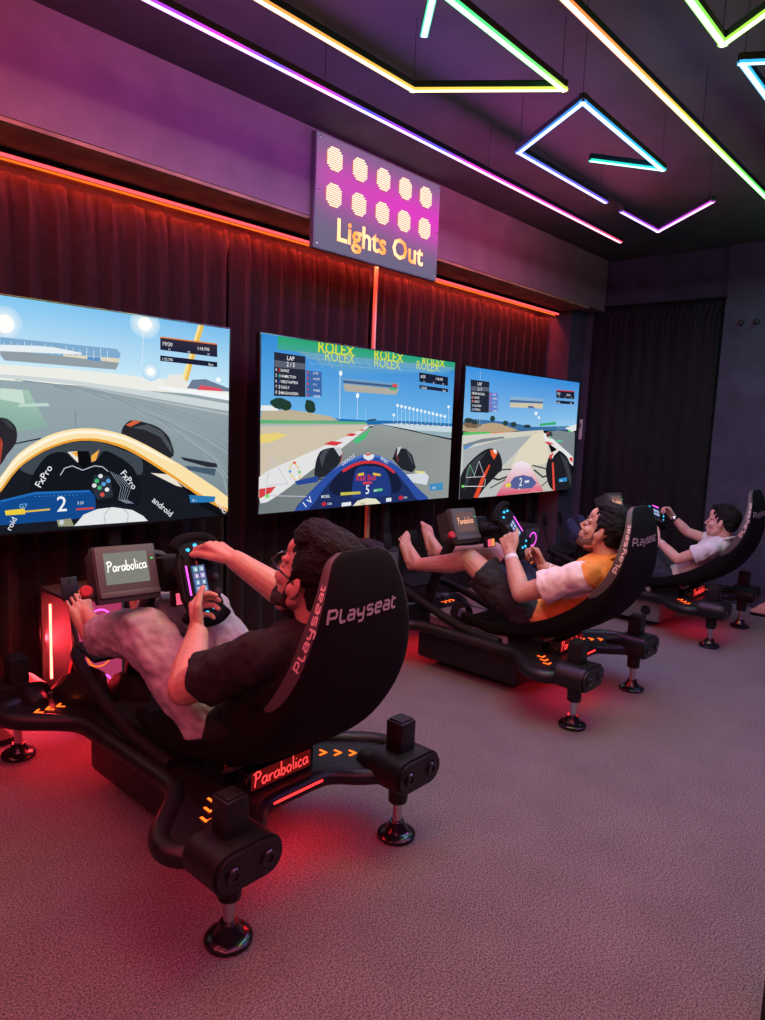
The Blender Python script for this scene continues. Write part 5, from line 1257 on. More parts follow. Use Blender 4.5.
def make_wheel(parent, phi):
    b = nb()
    body = [(-.085, .055), (-.05, .068), (.05, .068), (.085, .055), (.105, .062), (.122, .04), (.125, -.03), (.112, -.065), (.088, -.062), (.075, -.045), (.04, -.062), (-.04, -.062), (-.075, -.045), (-.088, -.062), (-.112, -.065), (-.125, -.03), (-.122, .04), (-.105, .062)]
    T = Matrix(((1, 0, 0, 0), (0, 0, -1, 0), (0, 1, 0, 0), (0, 0, 0, 1)))
    prism(b, body, -.010, .010, T); prism(b, [(x * .72, y * .86) for x, y in body], .010, .015, T); cone(b, (0, .01, 0), (0, .035, 0), .026, .026, 18)
    w = obj('steering_wheel', b, M['matt_black'], parent)
    for s in (-1, 1):
        g = nb(); tube(g, [(s * .098, 0, .070), (s * .118, 0, .045), (s * .125, 0, 0), (s * .121, 0, -.04), (s * .103, 0, -.070)], .0165, 12, 5); obj('grip', g, M['seat'], w)
        g = nb(); prism(g, [(s * .03, .01), (s * .09, .035), (s * .092, .0), (s * .04, -.02)], -.022, -.018, T); obj('shift_paddle', g, M['black_metal'], w)
        for q in range(3):
            g = nb(); lathe(g, (s * (.088 + .012 * (q == 1)), -.011, .030 - .026 * q), [(0, .0055), (.005, .0055), (.007, .004)], 12, (0, -1, 0)); obj('button', g, E_['cyan'], w)
    for x in (-.045, 0, .045):
        g = nb(); lathe(g, (x, -.014, -.040), [(0, .011), (.010, .010), (.011, .008)], 16, (0, -1, 0)); obj('rotary_knob', g, M['panel_side'], w)
    vs, fs, cs = [], [], []
    W_, H_ = .082, .046
    def rect(x0, z0, x1, z1, c, y):
        k = len(vs)
        for x, z in ((x0, z0), (x1, z0), (x1, z1), (x0, z1)): vs.append((x, y, z)); cs.append(lin(c))
        fs.append((k, k + 1, k + 2, k + 3))
    rect(-W_ / 2, -.014, W_ / 2, -.014 + H_, (62, 82, 128), -.0153)
    rr = random.Random(4)
    for i in range(4):
        for j in range(2):
            x = -W_ / 2 + .004 + i * .0195; z = -.010 + j * .020
            rect(x, z, x + .016, z + .016, (110 + rr.randint(0, 60), 130 + rr.randint(0, 50), 175 + rr.randint(0, 30)), -.0155)
            rect(x + .003, z + .004, x + .012, z + .010, (225, 232, 245), -.0157)
    raw('display', vs, fs, E_['wheel_screen'], cs, w)
    g = nb()
    for i in range(11): box(g, (-.04 + .008 * i, -.0156, .047), (.0065, .002, .005))
    obj('rev_lights', g, E_['magenta'], w, smooth=False)
    w.location = (0, .555, .680)
    w.rotation_euler = (Matrix.Rotation(math.radians(-20), 3, 'X') @ Matrix.Rotation(math.radians(-phi), 3, 'Y')).to_euler()
    return w
rigs = []
RX = [(1.141, 1.18), (2.762, 1.18), (4.293, 1.145)]
RL = ['black racing simulator nearest the camera, with its wheel turned sideways before the yellow halo screen',
      'middle black racing simulator with a deck coloured as screen-lit, before the blue car screen',
      'farthest black racing simulator by the end wall, driven by the boy']
base = make_rig(); make_wheel(base, 90)
for i in range(3):
    r = base if i == 0 else copy_tree(base)
    r.location = (RX[i][0], RX[i][1], 0); r['label'] = RL[i]; rigs.append(r)
def kids(o, name): return [c for c in o.children if c.name.split('.')[0] == name]
for r, a, lc in zip(rigs, (90, -58, -15), ((0, .555, .680), (0, .50, .688), (0, .47, .66))):
    w = kids(r, 'steering_wheel')[0]; w.location = lc; w.rotation_euler = (Matrix.Rotation(math.radians(-20), 3, 'X') @ Matrix.Rotation(math.radians(-a), 3, 'Y')).to_euler()
def remat(o, m): o.data = o.data.copy(); o.data.materials.clear(); o.data.materials.append(m)
for r in rigs[1:]:
    cp = kids(r, 'control_panel')[0]
    remat(kids(cp, 'display')[0], E_['panel_screen_b']); remat(kids(cp, 'display_lettering')[0], E_['panel_script_b'])
remat(kids(rigs[0], 'deck')[0], M['black_metal']); remat(kids(rigs[0], 'chassis_box')[0], M['black_metal']); remat(kids(rigs[1], 'chassis_box')[0], M['black_metal'])  # dark copies for the shaded deck and boxes; the pale ones stand as lit

# ================================================================== COMPUTER TOWERS
def make_tower(label, x, y, lit):
    t = thing('computer_tower', label, 'computer', (x, y, 0), 'computer towers under the screens')
    w, d, h = .20, .28, .475
    b = nb(); f = .012
    for sx in (-w / 2 + f / 2, w / 2 - f / 2):
        for sy in (f / 2, d - f / 2): box(b, (sx, sy, h / 2), (f, f, h), bev=.002)
        for sz in (f / 2, h - f / 2): box(b, (sx, d / 2, sz), (f, d, f), bev=.002)
    for sy in (f / 2, d - f / 2):
        for sz in (f / 2, h - f / 2): box(b, (0, sy, sz), (w, f, f), bev=.002)
    box(b, (0, d / 2, f / 2), (w - .01, d - .01, f)); box(b, (0, d / 2, h - .004), (w - .02, d - .02, .006)); box(b, (w / 2 - .004, d / 2, h / 2), (.006, d - .02, h - .02)); box(b, (0, d - .004, h / 2), (w - .02, .006, h - .02))
    c = obj('case', b, M['panel_side'], t)
    b = nb(); box(b, (w / 2 - .02, d * .52, h * .56), (.01, d * .8, h * .75)); obj('circuit_board', b, M['matt_black'], t, smooth=False)
    b = nb()
    for k in range(6): box(b, (w / 2 - .05, .05 + k * .036, h * .66), (.055, .015, h * .46))
    obj('cooling_fins', b, M['pcred'], t, smooth=False)
    b = nb(); box(b, (w / 2 - .06, d * .45, h * .34), (.05, d * .62, .035), bev=.004); box(b, (w / 2 - .06, d * .45, h * .14), (.1, d * .7, .10), bev=.004); obj('graphics_card', b, M['pcred'], t)
    b = nb(); tube(b, [(-.02, .05, .2), (-.06, .06, .16), (-.05, .09, .11), (-.03, .12, .1)], .006, 8, 4); tube(b, [(-.01, .1, .22), (-.05, .12, .2), (-.05, .13, .12), (-.02, .15, .1)], .006, 8, 4); obj('cable', b, M['red_knob'], t)
    if lit:
        b = nb(); tube(b, [(-w / 2 + .014, d - .06, .12), (-w / 2 + .014, d - .06, h - .06)], .005, 8, 0); obj('led_tube', b, E_['pc_tube'], t)
    for k, e in enumerate(('magenta', 'amber', 'magenta')):
        b = nb(); z0 = .13 + k * .125
        for a in range(16):
            a0, a1 = 2 * math.pi * a / 16, 2 * math.pi * (a + 1) / 16
            P = [V((math.cos(q) * rr, -.003, z0 + math.sin(q) * rr)) for q, rr in ((a0, .050), (a1, .050), (a1, .043), (a0, .043))]
            b.faces.new([b.verts.new(p) for p in P])
        fan = obj('fan_ring', b, E_['magenta'] if k != 1 else E_['amber_strip'], t, smooth=False)
    b = nb(); box(b, (0, .002, h / 2), (w - .024, .003, h - .03)); obj('front_panel', b, E_['pc_front'] if lit else M['grey_panel'], t, smooth=False)
    return t
make_tower('red-lit open sided computer tower beside the bare foot of the nearest driver', 1.185, 2.46, True)
make_tower('dark computer tower behind the bare feet of the middle driver', 2.80, 2.47, False)
make_tower('dark computer tower behind the blue socks of the boy', 4.34, 2.47, False)
# ================================================================== PEOPLE
def lerp(a, b, t): return V(a).lerp(V(b), t)
def hand(bm, w, d, n, right, q, curl=(55, 65, 50), thumb=(.55, .6, .35), spread=0.0, fmi=0):
    w = V(w); d = V(d).normalized(); n = V(n); n = (n - d * n.dot(d)).normalized()
    t = d.cross(n) if right else n.cross(d)
    offs = (.031, .0105, -.0105, -.030); kl = (.086, .090, .086, .078); lens = (.92, 1.03, .97, .76); rad = (.0098, .0100, .0096, .0085)
    for i in range(4):
        k = w + d * (kl[i] * q) + t * (offs[i] * q)
        capsule(bm, w + t * (offs[i] * .55 * q) + d * .005, k, .0165 * q, .0125 * q, 10)
        a = 0; p = k
        for L, c, r0, r1 in zip((.046, .030, .023), curl, (1, .94, .86), (.95, .88, .74)):
            a += math.radians(c + (i - 1.5) * 3)
            dr = (d * math.cos(a) + n * math.sin(a) + t * (spread * (1.5 - i) * .1)).normalized()
            e = p + dr * (L * lens[i] * q); capsule(bm, p, e, rad[i] * r0 * q, rad[i] * r1 * q, 10); p = e
    b0 = w + d * (.022 * q) + t * (.022 * q) + n * (.006 * q)
    v1 = (t * thumb[0] + d * thumb[1] + n * thumb[2]).normalized(); m = b0 + v1 * (.045 * q)
    capsule(bm, b0, m, .0165 * q, .0125 * q, 10)
    v2 = (t * thumb[0] * .35 + d * (thumb[1] + .25) + n * (thumb[2] + .15)).normalized(); m2 = m + v2 * (.034 * q); capsule(bm, m, m2, .0118 * q, .0105 * q, 10)
    v3 = (v2 + n * .25).normalized(); capsule(bm, m2, m2 + v3 * (.026 * q), .0105 * q, .0085 * q, 10)
    capsule(bm, w - d * .012, w + d * .03, .024 * q, .022 * q, 12)

def foot(bm, ank, heel, toe, sole, left, q, toes=True):
    """heel and toe are on the sole line; sole is the direction the sole faces"""
    heel, toe, ank = V(heel), V(toe), V(ank); d = (toe - heel).normalized(); s = V(sole); s = (s - d * s.dot(d)).normalized(); up = -s
    t = d.cross(up) ; L = (toe - heel).length            # t: to the right of the foot
    big = 1 if left else -1                              # big toe on the inner side
    capsule(bm, heel + d * .03 * q + up * .030 * q, heel + d * .06 * q + up * .036 * q, .031 * q, .030 * q, 12)
    capsule(bm, ank, heel + d * .05 * q + up * .04 * q, .036 * q, .032 * q, 12)
    capsule(bm, ank + d * .01, heel + d * L * .62 + up * .028 * q + t * big * .010 * q, .034 * q, .022 * q, 12)
    for k in (-1, -.33, .33, 1):
        capsule(bm, heel + d * .06 * q + up * .025 * q + t * k * .014 * q, heel + d * (L * (.73 - .07 * (k * -big > 0) * abs(k))) + up * .018 * q + t * k * .030 * q, .022 * q, .0165 * q, 10)
    if toes:
        for i in range(5):
            o = (1 - i * .5) * .0375 * big; st = heel + d * L * (.74 - .026 * i) + up * .016 * q + t * o * q
            r = .0118 if i == 0 else .0078 - .0004 * i; ln = L * (.26 - .008 * i) - r
            m = st + d * ln * .55 * 1 + up * .006 * q; e = st + d * ln + s * .002
            capsule(bm, st, m, r * 1.02 * q, r * q, 10); capsule(bm, m, e, r * q, r * .95 * q, 10)

def rotm(yaw, pitch, roll=0): return Matrix.Rotation(math.radians(yaw), 3, 'Z') @ Matrix.Rotation(math.radians(pitch), 3, 'X') @ Matrix.Rotation(math.radians(roll), 3, 'Y')
def head_vols(bm, o, R, s, child=False):
    def P(x, y, z): return V(o) + R @ (V((x, y, z)) * s)
    def el(c, r): ell(bm, P(*c), [v * s for v in r], R, 20, 14)
    def cp(a, b_, ra, rb): capsule(bm, P(*a), P(*b_), ra * s, rb * s, 12)
    el((0, -.012, .045), (.073, .095, .080)); el((0, .022, -.018), (.060, .064, .082)); el((0, .030, -.072), (.052, .056, .036)); el((0, .070, -.094), (.024, .020, .017))
    for x in (-1, 1):
        cp((x * .057, -.005, -.035), (x * .047, .03, -.078), .018, .017)
        el((x * .043, .058, -.018), (.022, .022, .020)); cp((x * .008, .088, .027), (x * .045, .072, .024), .011, .010)
        el((x * .012, .094, -.031), (.0075, .009, .007))
        e = Matrix.Rotation(x * math.radians(14), 3, 'Z') @ Matrix.Rotation(math.radians(10), 3, 'X')
        ell(bm, P(x * .0755, -.006, -.002), [.0065 * s, .018 * s, .029 * s], R @ e, 16, 12)
        ell(bm, P(x * .074, .004, -.010), [.012 * s, .012 * s, .018 * s], R, 12, 8)
    el((0, .072, .055), (.046, .022, .035))
    cp((0, .090, .012), (0, .106, -.022), .0075, .0095); el((0, .107, -.025), (.0095, .0115, .009))
    el((0, .078, -.055), (.026, .022, .018)); cp((-.018, .089, -.055), (.018, .089, -.055), .005, .005); cp((-.015, .087, -.067), (.015, .087, -.067), .006, .006)
    return P

def person(label, x0, D, q, qh, mats, child=False):
    root = thing('person', label, 'person', (x0, 1.45, 0)); O = V((x0, 1.45, 0))
    J = {k: V(v) - O for k, v in D['J'].items()}
    b = nb()
    Rh = rotm(*D['head']); P = head_vols(b, J['head'], Rh, qh)
    bodyup = (J['neck'] - J['pelvis']).normalized(); side = V((1, 0, 0)); fr = side.cross(bodyup) * -1
    Rt = Matrix((side, bodyup.cross(side), bodyup)).transposed()
    capsule(b, J['neck'] + bodyup * -.03, P(0, -.022, -.045), .060 * q, .052 * qh, 16)
    chest = J['pelvis'].lerp(J['neck'], .70); ab = J['pelvis'].lerp(J['neck'], .36)
    bl = D.get('bulk', 1.0)
    def torso(bm, g):
        ell(bm, J['pelvis'] + bodyup * .01, [(.150 * bl) * q + g, (.105 * bl) * q + g, .115 * q + g], Rt, 22, 14)
        ell(bm, ab, [(.142 * bl) * q + g, (.108 * bl) * q + g, .17 * q + g], Rt, 22, 14)
        ell(bm, chest, [(.160 * bl) * q + g, (.112 * bl) * q + g, .17 * q + g], Rt, 22, 14)
        for s in 'LR':
            capsule(bm, J['neck'] - bodyup * .055 * q, J['sh' + s], .058 * q + g, .056 * q + g, 14)
            capsule(bm, chest + (J['sh' + s] - chest) * .35, J['sh' + s], .085 * q + g, .058 * q + g, 14)
    torso(b, -.006)
    for s in 'LR':
        sh, el, wr = J['sh' + s], J['el' + s], J['wr' + s]
        ar = D.get('arm', 1.0) * q
        capsule(b, sh, sh.lerp(el, .55), .052 * ar, .049 * ar, 14); capsule(b, sh.lerp(el, .5), el, .049 * ar, .042 * ar, 14)
        capsule(b, el, el.lerp(wr, .35), .043 * ar, .044 * ar, 14); capsule(b, el.lerp(wr, .35), wr, .044 * ar, .028 * ar, 14)
        hd = D['hand' + s]; hand(b, wr, hd[0], hd[1], s == 'R', q * D.get('hand_q', 1.0), *(hd[2:]))
        hp, kn, an = J['hip' + s], J['kn' + s], J['an' + s]
        capsule(b, hp, hp.lerp(kn, .5), .085 * q, .074 * q, 16); capsule(b, hp.lerp(kn, .5), kn, .074 * q, .056 * q, 16)
        kc = kn.lerp(an, .33) + V((0, 0, -.012))
        capsule(b, kn, kc, .056 * q, .055 * q, 14); capsule(b, kc, an, .055 * q, .036 * q, 14)
        f = D['foot' + s]; foot(b, an, V(f[0]) - O, V(f[1]) - O, f[2], s == 'L', q, D.get('toes', True))
    body = voxel('body', b, D.get('vox', .0031), mats['skin'], root, 5)
    # eyes, brows
    for x in (-1, 1):
        b = nb(); ell(b, P(x * .030, .0748, .006), [.0115 * qh] * 3, Rh); ell(b, P(x * .0305, .0835, .006), [.0055 * qh, .0042 * qh, .0055 * qh], Rh, mi=1); obj('eye', b, [M['eye_white'], M['iris']], root)
        b = nb(); capsule(b, P(x * .012, .0965, .030), P(x * .047, .0775, .032), .0042 * qh, .003 * qh, 8); obj('eyebrow', b, mats['hair'], root)
    b = nb(); capsule(b, P(-.017, .0925, -.0555), P(.017, .0925, -.0555), .0034 * qh, .0034 * qh, 8); capsule(b, P(-.014, .0912, -.0655), P(.014, .0912, -.0655), .0038 * qh, .0038 * qh, 8); obj('lips', b, M['lip'], root)
    # hair
    b = nb()
    for c, r in D['hair']: ell(b, P(*c), [v * qh for v in r], Rh, 20, 14)
    for a, c, ra, rb in D.get('hair_cap', ()): capsule(b, P(*a), P(*c), ra * qh, rb * qh, 12)
    voxel('hair', b, .0038, mats['hair'], root, 3, (D.get('hair_amp', .0045), 75, (1, .45, .8)))
    if 'beard' in D:
        b = nb()
        for c, r in D['beard']: ell(b, P(*c), [v * qh for v in r], Rh, 18, 12)
        for a, c, ra, rb in D.get('beard_cap', ()): capsule(b, P(*a), P(*c), ra * qh, rb * qh, 10)
        voxel('beard', b, .0032, mats['beard'], root, 3, (.0012, 130, (1, 1, 1)))
    # shirt
    b = nb(); torso(b, .010)
    st = D['sleeve']
    for s in 'LR':
        sh, el = J['sh' + s], J['el' + s]; e = sh.lerp(el, st); dd = (el - sh).normalized()
        capsule(b, sh, sh.lerp(el, st * .6), .070 * q, .066 * q, 16); cone(b, sh.lerp(el, st * .35), e, .068 * q, D.get('cuff', .066) * q, 24)
    def cls(p):
        if not D.get('two_tone'): return 0
        for s in 'LR':
            sh, el = J['sh' + s], J['el' + s]; d = (el - sh).normalized(); inn = (J['neck'] - sh)
            w = p - sh; t_ = w.dot(d)
            if (w - d * t_).length < .10 * q and t_ > -.03 and (w.dot(V((1, 0, 0))) * (-1 if s == 'L' else 1)) > -.045: return 1
        return 0
    for k in D.get('shirt_extra', ()): capsule(b, V(k[0]) - O, V(k[1]) - O, k[2], k[3], 16)
    sh_ = voxel('shirt', b, .0052, mats['shirt'], root, 6, (.0075, 19, (1, 1.3, .8)), cls)
    b = nb(); nk = J['neck'].lerp(P(0, -.022, -.045), .18); d, u, w = frame_for(P(0, -.022, -.045) - J['neck']); rr = .066 * q
    tube(b, [nk + u * (rr * math.cos(a)) + w * (rr * math.sin(a)) for a in [2 * math.pi * i / 16 for i in range(17)]], .0065, 8, 0); obj('collar', b, mats['shirt'][0], root)
    # trousers or shorts
    b = nb(); ell(b, J['pelvis'] + bodyup * -.015, [.150 * bl * q, .112 * q, .098 * q], Rt, 22, 14)
    for s in 'LR':
        hp, kn, an = J['hip' + s], J['kn' + s], J['an' + s]; sg = -1 if s == 'L' else 1
        wd = D.get('leg_w', (.098, .086, .078, .068))
        capsule(b, J['pelvis'] + UP * .01, hp, .095 * q, wd[0] * q, 16)
        if D['legs'] == 'long':
            capsule(b, hp, hp.lerp(kn, .55), wd[0] * q, wd[1] * q, 18); capsule(b, hp.lerp(kn, .5), kn, wd[1] * q, wd[2] * q, 18)
            capsule(b, kn, kn.lerp(an, .5), wd[2] * q, (wd[2] + wd[3]) / 2 * q, 18); cone(b, kn.lerp(an, .4), kn.lerp(an, D.get('hem', .92)), (wd[2] + wd[3]) / 2 * q, wd[3] * q, 24)
        else:
            capsule(b, hp, hp.lerp(kn, .4), wd[0] * q, wd[1] * q, 18); cone(b, hp.lerp(kn, .25), hp.lerp(kn, D['hem']), wd[1] * 1.02 * q, wd[2] * q, 26)
    def cls2(p):
        if not D.get('panel'): return 0
        hp, kn = J['hipL'], J['knL']; t_ = (p - hp).dot(kn - hp) / (kn - hp).length_squared
        return 1 if (.30 < t_ < .66 and p.z > hp.lerp(kn, t_).z + .02 and p.x > hp.lerp(kn, t_).x - .01) else 0
    voxel(D['legname'], b, .0055, mats['legs'], root, 6, (.0095, 19, (1.2, .8, 1)), cls2)
    return root, J, P, Rh, O

UP = V((0, 0, 1))
# ---- nearest driver
D1 = dict(J=dict(head=(1.141, 1.240, .765), neck=(1.141, 1.185, .645), pelvis=(1.141, 1.49, .318),
                 shL=(.985, 1.262, .605), shR=(1.297, 1.262, .605), elL=(.925, 1.465, .485), elR=(1.345, 1.475, .605),
                 wrL=(1.045, 1.598, .565), wrR=(1.20, 1.645, .745), hipL=(1.055, 1.535, .325), hipR=(1.227, 1.535, .325),
                 knL=(1.000, 1.80, .535), knR=(1.235, 1.86, .545), anL=(1.00, 2.07, .455), anR=(1.215, 2.16, .48)),
          head=(6, 26, 0), arm=1.22, hand_q=1.14, bulk=1.08, sleeve=.72, cuff=.078,
          handL=((.35, .75, .45), (.85, -.25, .25), (40, 60, 45), (.75, .45, .1)), handR=((-.28, .86, .42), (-.12, .15, -.98), (48, 62, 48), (.34, .86, .30)),
          footL=((1.00, 2.125, .395), (.978, 2.215, .582), (0, .9, -.40)), footR=((1.21, 2.215, .425), (1.22, 2.29, .62), (0, .9, -.35)),
          hair=[((0, -.022, .055), (.080, .100, .083)), ((0, -.052, .002), (.069, .050, .055)), ((0, .035, .112), (.055, .055, .030)), ((0, -.02, .115), (.062, .075, .036)), ((.028, .05, .10), (.035, .035, .03)), ((-.03, .045, .098), (.035, .035, .028))],
          hair_cap=[((-.072, .012, .045), (-.074, .014, .0), .008, .006), ((.072, .012, .045), (.074, .014, .0), .008, .006)],
          beard=[((0, .034, -.080), (.055, .060, .036)), ((0, .076, -.096), (.028, .022, .021)), ((0, .098, -.046), (.024, .008, .006))],
          beard_cap=[((-.072, .014, .0), (-.058, .012, -.055), .007, .017), ((.072, .014, .0), (.058, .012, -.055), .007, .017), ((-.058, .012, -.055), (-.045, .05, -.078), .017, .018), ((.058, .012, -.055), (.045, .05, -.078), .017, .018)],
          legs='long', legname='trousers', hem=.93, leg_w=(.094, .092, .086, .078))
p1, J1, P1, R1, O1 = person('bearded man in glasses, black shirt and grey jeans, steering the nearest simulator', 1.141, D1, .87, 1.03,
                            dict(skin=M['skin_a'], hair=M['hair_a'], beard=M['beard'], shirt=[M['shirt_black']], legs=[M['jeans']]))
g = nb()
for x in (-1, 1):
    cs = [P1(x * .034 + .026 * math.cos(a) * (1 if abs(math.cos(a)) > .3 else 1), .104 - .010 * abs(x * .034 + .026 * math.cos(a)) / .06, .004 + .020 * math.sin(a)) for a in [2 * math.pi * i / 20 for i in range(21)]]
    tube(g, cs, .0026, 8, 0); tube(g, [P1(x * .060, .098, .010), P1(x * .074, .06, .010), P1(x * .0795, .01, .012), P1(x * .078, -.014, .004), P1(x * .076, -.022, -.012)], .0024, 8, 4)
tube(g, [P1(-.009, .105, .008), P1(0, .110, .011), P1(.009, .105, .008)], .0022, 8, 3)
gl = obj('glasses', g, M['gloss_black'], p1)
# ---- middle driver
D2 = dict(J=dict(head=(2.762, 1.240, .738), neck=(2.762, 1.185, .620), pelvis=(2.762, 1.465, .312),
                 shL=(2.604, 1.255, .572), shR=(2.920, 1.255, .572), elL=(2.555, 1.49, .462), elR=(2.94, 1.42, .455),
                 wrL=(2.655, 1.618, .603), wrR=(2.852, 1.565, .530), hipL=(2.682, 1.52, .328), hipR=(2.842, 1.52, .328),
                 knL=(2.635, 1.82, .548), knR=(2.868, 1.84, .552), anL=(2.638, 2.125, .468), anR=(2.835, 2.15, .50)),
          head=(4, 25, 0), arm=1.08, bulk=1.0, sleeve=.62, cuff=.084, two_tone=True,
          handL=((.12, .36, .92), (.93, .30, -.20), (70, 80, 55), (.45, .80, .15)), handR=((-.12, .55, .82), (-.92, .35, -.10), (65, 75, 55), (.5, .7, .2)),
          footL=((2.635, 2.180, .428), (2.628, 2.238, .620), (0, .93, -.28)), footR=((2.836, 2.21, .462), (2.842, 2.262, .655), (0, .93, -.28)),
          hair=[((0, -.022, .055), (.079, .099, .080)), ((0, -.050, .004), (.066, .049, .050)), ((0, .040, .112), (.050, .045, .028)), ((0, -.01, .116), (.060, .070, .032)), ((.02, .056, .104), (.032, .026, .020)), ((-.02, .054, .106), (.03, .026, .020))],
          hair_cap=[((-.072, .012, .045), (-.073, .016, -.008), .008, .006), ((.072, .012, .045), (.073, .016, -.008), .008, .006)], hair_amp=.006,
          beard=[((0, .033, -.077), (.0535, .058, .036)), ((0, .073, -.095), (.0255, .021, .018)), ((0, .097, -.047), (.022, .006, .005))],
          beard_cap=[((-.070, .014, -.008), (-.057, .012, -.052), .006, .0175), ((.070, .014, -.008), (.057, .012, -.052), .006, .0175), ((-.057, .012, -.052), (-.046, .045, -.078), .0175, .017), ((.057, .012, -.052), (.046, .045, -.078), .0175, .017)],
          legs='short', legname='shorts', hem=.77, leg_w=(.092, .096, .100), panel=True)
p2, J2, P2, R2, O2 = person('barefoot man in an orange shirt with pale sleeves and black shorts, steering the middle simulator', 2.762, D2, .87, .91,
                            dict(skin=M['skin_b'], hair=M['hair_b'], beard=M['stubble'], shirt=[M['orange'], M['pale_pink']], legs=[M['shorts'], M['navy']]))
for s, t_, r_ in (('L', .86, .029), ('R', .84, .029)):
    b = nb(); e, w = J2['el' + s], J2['wr' + s]; c = e.lerp(w, t_); d, u, v_ = frame_for(w - e)
    cone(b, c - d * (.011 if s == 'L' else .004), c + d * (.011 if s == 'L' else .004), r_ + .0015, r_, 24, .002); tag(obj('wristband', b, M['white'], p2), 'white paper wristband')
# ---- boy
D3 = dict(J=dict(head=(4.293, 1.222, .655), neck=(4.293, 1.19, .560), pelvis=(4.293, 1.445, .295),
                 shL=(4.172, 1.245, .512), shR=(4.414, 1.245, .512), elL=(4.140, 1.400, .432), elR=(4.425, 1.455, .560),
                 wrL=(4.195, 1.545, .520), wrR=(4.385, 1.535, .648), hipL=(4.228, 1.485, .285), hipR=(4.358, 1.485, .285),
                 knL=(4.20, 1.74, .505), knR=(4.395, 1.745, .505), anL=(4.215, 2.045, .468), anR=(4.385, 2.055, .478)),
          head=(3, 8, 0), bulk=.92, sleeve=.50, cuff=.080, toes=False,
          handL=((.25, .70, .60), (.90, -.1, -.2), (60, 70, 55), (.5, .7, .2)), handR=((-.25, .55, .75), (-.85, .4, -.3), (60, 70, 55), (.5, .7, .2)),
          footL=((4.212, 2.10, .432), (4.212, 2.165, .610), (0, .93, -.3)), footR=((4.386, 2.11, .442), (4.386, 2.178, .620), (0, .93, -.3)),
          hair=[((0, -.022, .055), (.079, .099, .080)), ((0, -.060, .004), (.069, .050, .054)), ((0, .050, .106), (.052, .042, .026)), ((0, -.005, .112), (.060, .070, .032))],
          hair_cap=[((-.072, .012, .045), (-.073, .016, .004), .008, .006), ((.072, .012, .045), (.073, .016, .004), .008, .006)], hair_amp=.004,
          legs='long', legname='trousers', hem=.62, leg_w=(.104, .096, .090, .080), vox=.0034)
p3, J3, P3, R3, O3 = person('boy in a white T-shirt and dark navy trousers, steering the farthest simulator', 4.293, D3, .70, .80,
                            dict(skin=M['skin_c'], hair=M['hair_b'], shirt=[M['white_cotton']], legs=[M['navy_dark']]))
for s in 'LR':
    f = D3['foot' + s]; b = nb(); an = J3['an' + s]; kn = J3['kn' + s]
    foot(b, an, V(f[0]) - O3 + V((0, .0, 0)), V(f[1]) - O3, f[2], s == 'L', .86, False)
    capsule(b, kn.lerp(an, .80), an, .036, .034, 14)
    tip = V(f[1]) - O3
    voxel('sock', b, .0045, [M['navy'], M['sock_tip']], p3, 4, None, lambda p: 1 if (p - tip).length < .036 else 0)
    b = nb(); d, u, w = frame_for(an - kn); cone(b, kn.lerp(an, .76), kn.lerp(an, .86), .040, .039, 20, .003); tag(obj('sock_cuff', b, M['maroon'], p3), 'maroon sock cuff')
b = nb(); e, w = J3['elR'], J3['wrR']; c = e.lerp(w, .88); d, u, v_ = frame_for(w - e); cone(b, c - d * .008, c + d * .008, .0245, .0235, 20, .002); wt = obj('wrist_watch', b, M['matt_black'], p3)
b = nb(); lathe(b, c + V((-.026, -.004, .004)), [(0, .013), (.004, .013), (.006, .010)], 16, (-1, -.2, .2)); obj('watch_face', b, M['chrome'], wt)
b = nb(); e, w = J3['elL'], J3['wrL']; c = e.lerp(w, .80); d, u, v_ = frame_for(w - e); cone(b, c - d * .003, c + d * .003, .0252, .0248, 20, .001); tag(obj('wristband', b, M['white'], p3), 'thin white wristband')

# ================================================================== LOOSE THINGS
def shoe(label, loc, rz, mat, cat='shoe', L=.25, name='shoe', group=None, letters=False):
    t = thing(name, label, cat, loc, group); t.rotation_euler = (0, 0, rz)
    b = nb(); n = 24; rows = []
    prof = [(0, 1.0), (.012, 1.05), (.03, 1.0), (.05, .92), (.075, .80), (.092, .74)]
    for z, k in prof:
        row = []
        for i in range(n):
            a = 2 * math.pi * i / n; x = .042 * math.cos(a) * (1 + .12 * math.sin(a)); y = L / 2 * math.sin(a)
            zz = z
            if y > 0: zz = z * (1 - .50 * (y / (L / 2)) ** 1.0)
            row.append(b.verts.new((x * k, (y + .02) * (k if y > 0 else .5 + .5 * k) - .02, zz)))
        rows.append(row)
    for i in range(len(rows) - 1): bridge(b, rows[i], rows[i + 1])
    b.faces.new(rows[0][::-1])
    inn = [b.verts.new(V((v.co.x * .86, (v.co.y + .02) * .9 - .02, v.co.z - .002))) for v in rows[-1]]; low = [b.verts.new(V((v.co.x * .9, v.co.y * .9, .02))) for v in inn]
    bridge(b, rows[-1], inn); bridge(b, inn, low); b.faces.new(low)
    u = obj('upper', b, mat, t)
    b = nb(); poly = [(.045 * math.cos(a) * (1 + .12 * math.sin(a)), (L / 2 + .004) * math.sin(a)) for a in [2 * math.pi * i / 28 for i in range(28)]]
    prism(b, poly, -.014, .006); obj('sole', b, M['matt_black'], t)
    return t
G2 = 'black shoes left on the nearest simulator deck'
shoe('left black shoe on the nearest simulator, beside the red computer tower', (1.000, 2.205, .2225), .25, M['helmet_green'], group=G2)
shoe('right black shoe on the nearest simulator, half hidden under the driver knee', (1.112, 2.10, .2225), .05, M['helmet_green'], group=G2)
t = thing('sandal', 'dark sandal with its insole coloured as blue-lit, on the deck of the middle simulator', 'sandal', (2.685, 1.86, .241)); t.rotation_euler = (0, 0, -.5)
b = nb(); poly = [(.043 * math.cos(a) * (1 + .15 * math.sin(a)), .125 * math.sin(a)) for a in [2 * math.pi * i / 30 for i in range(30)]]
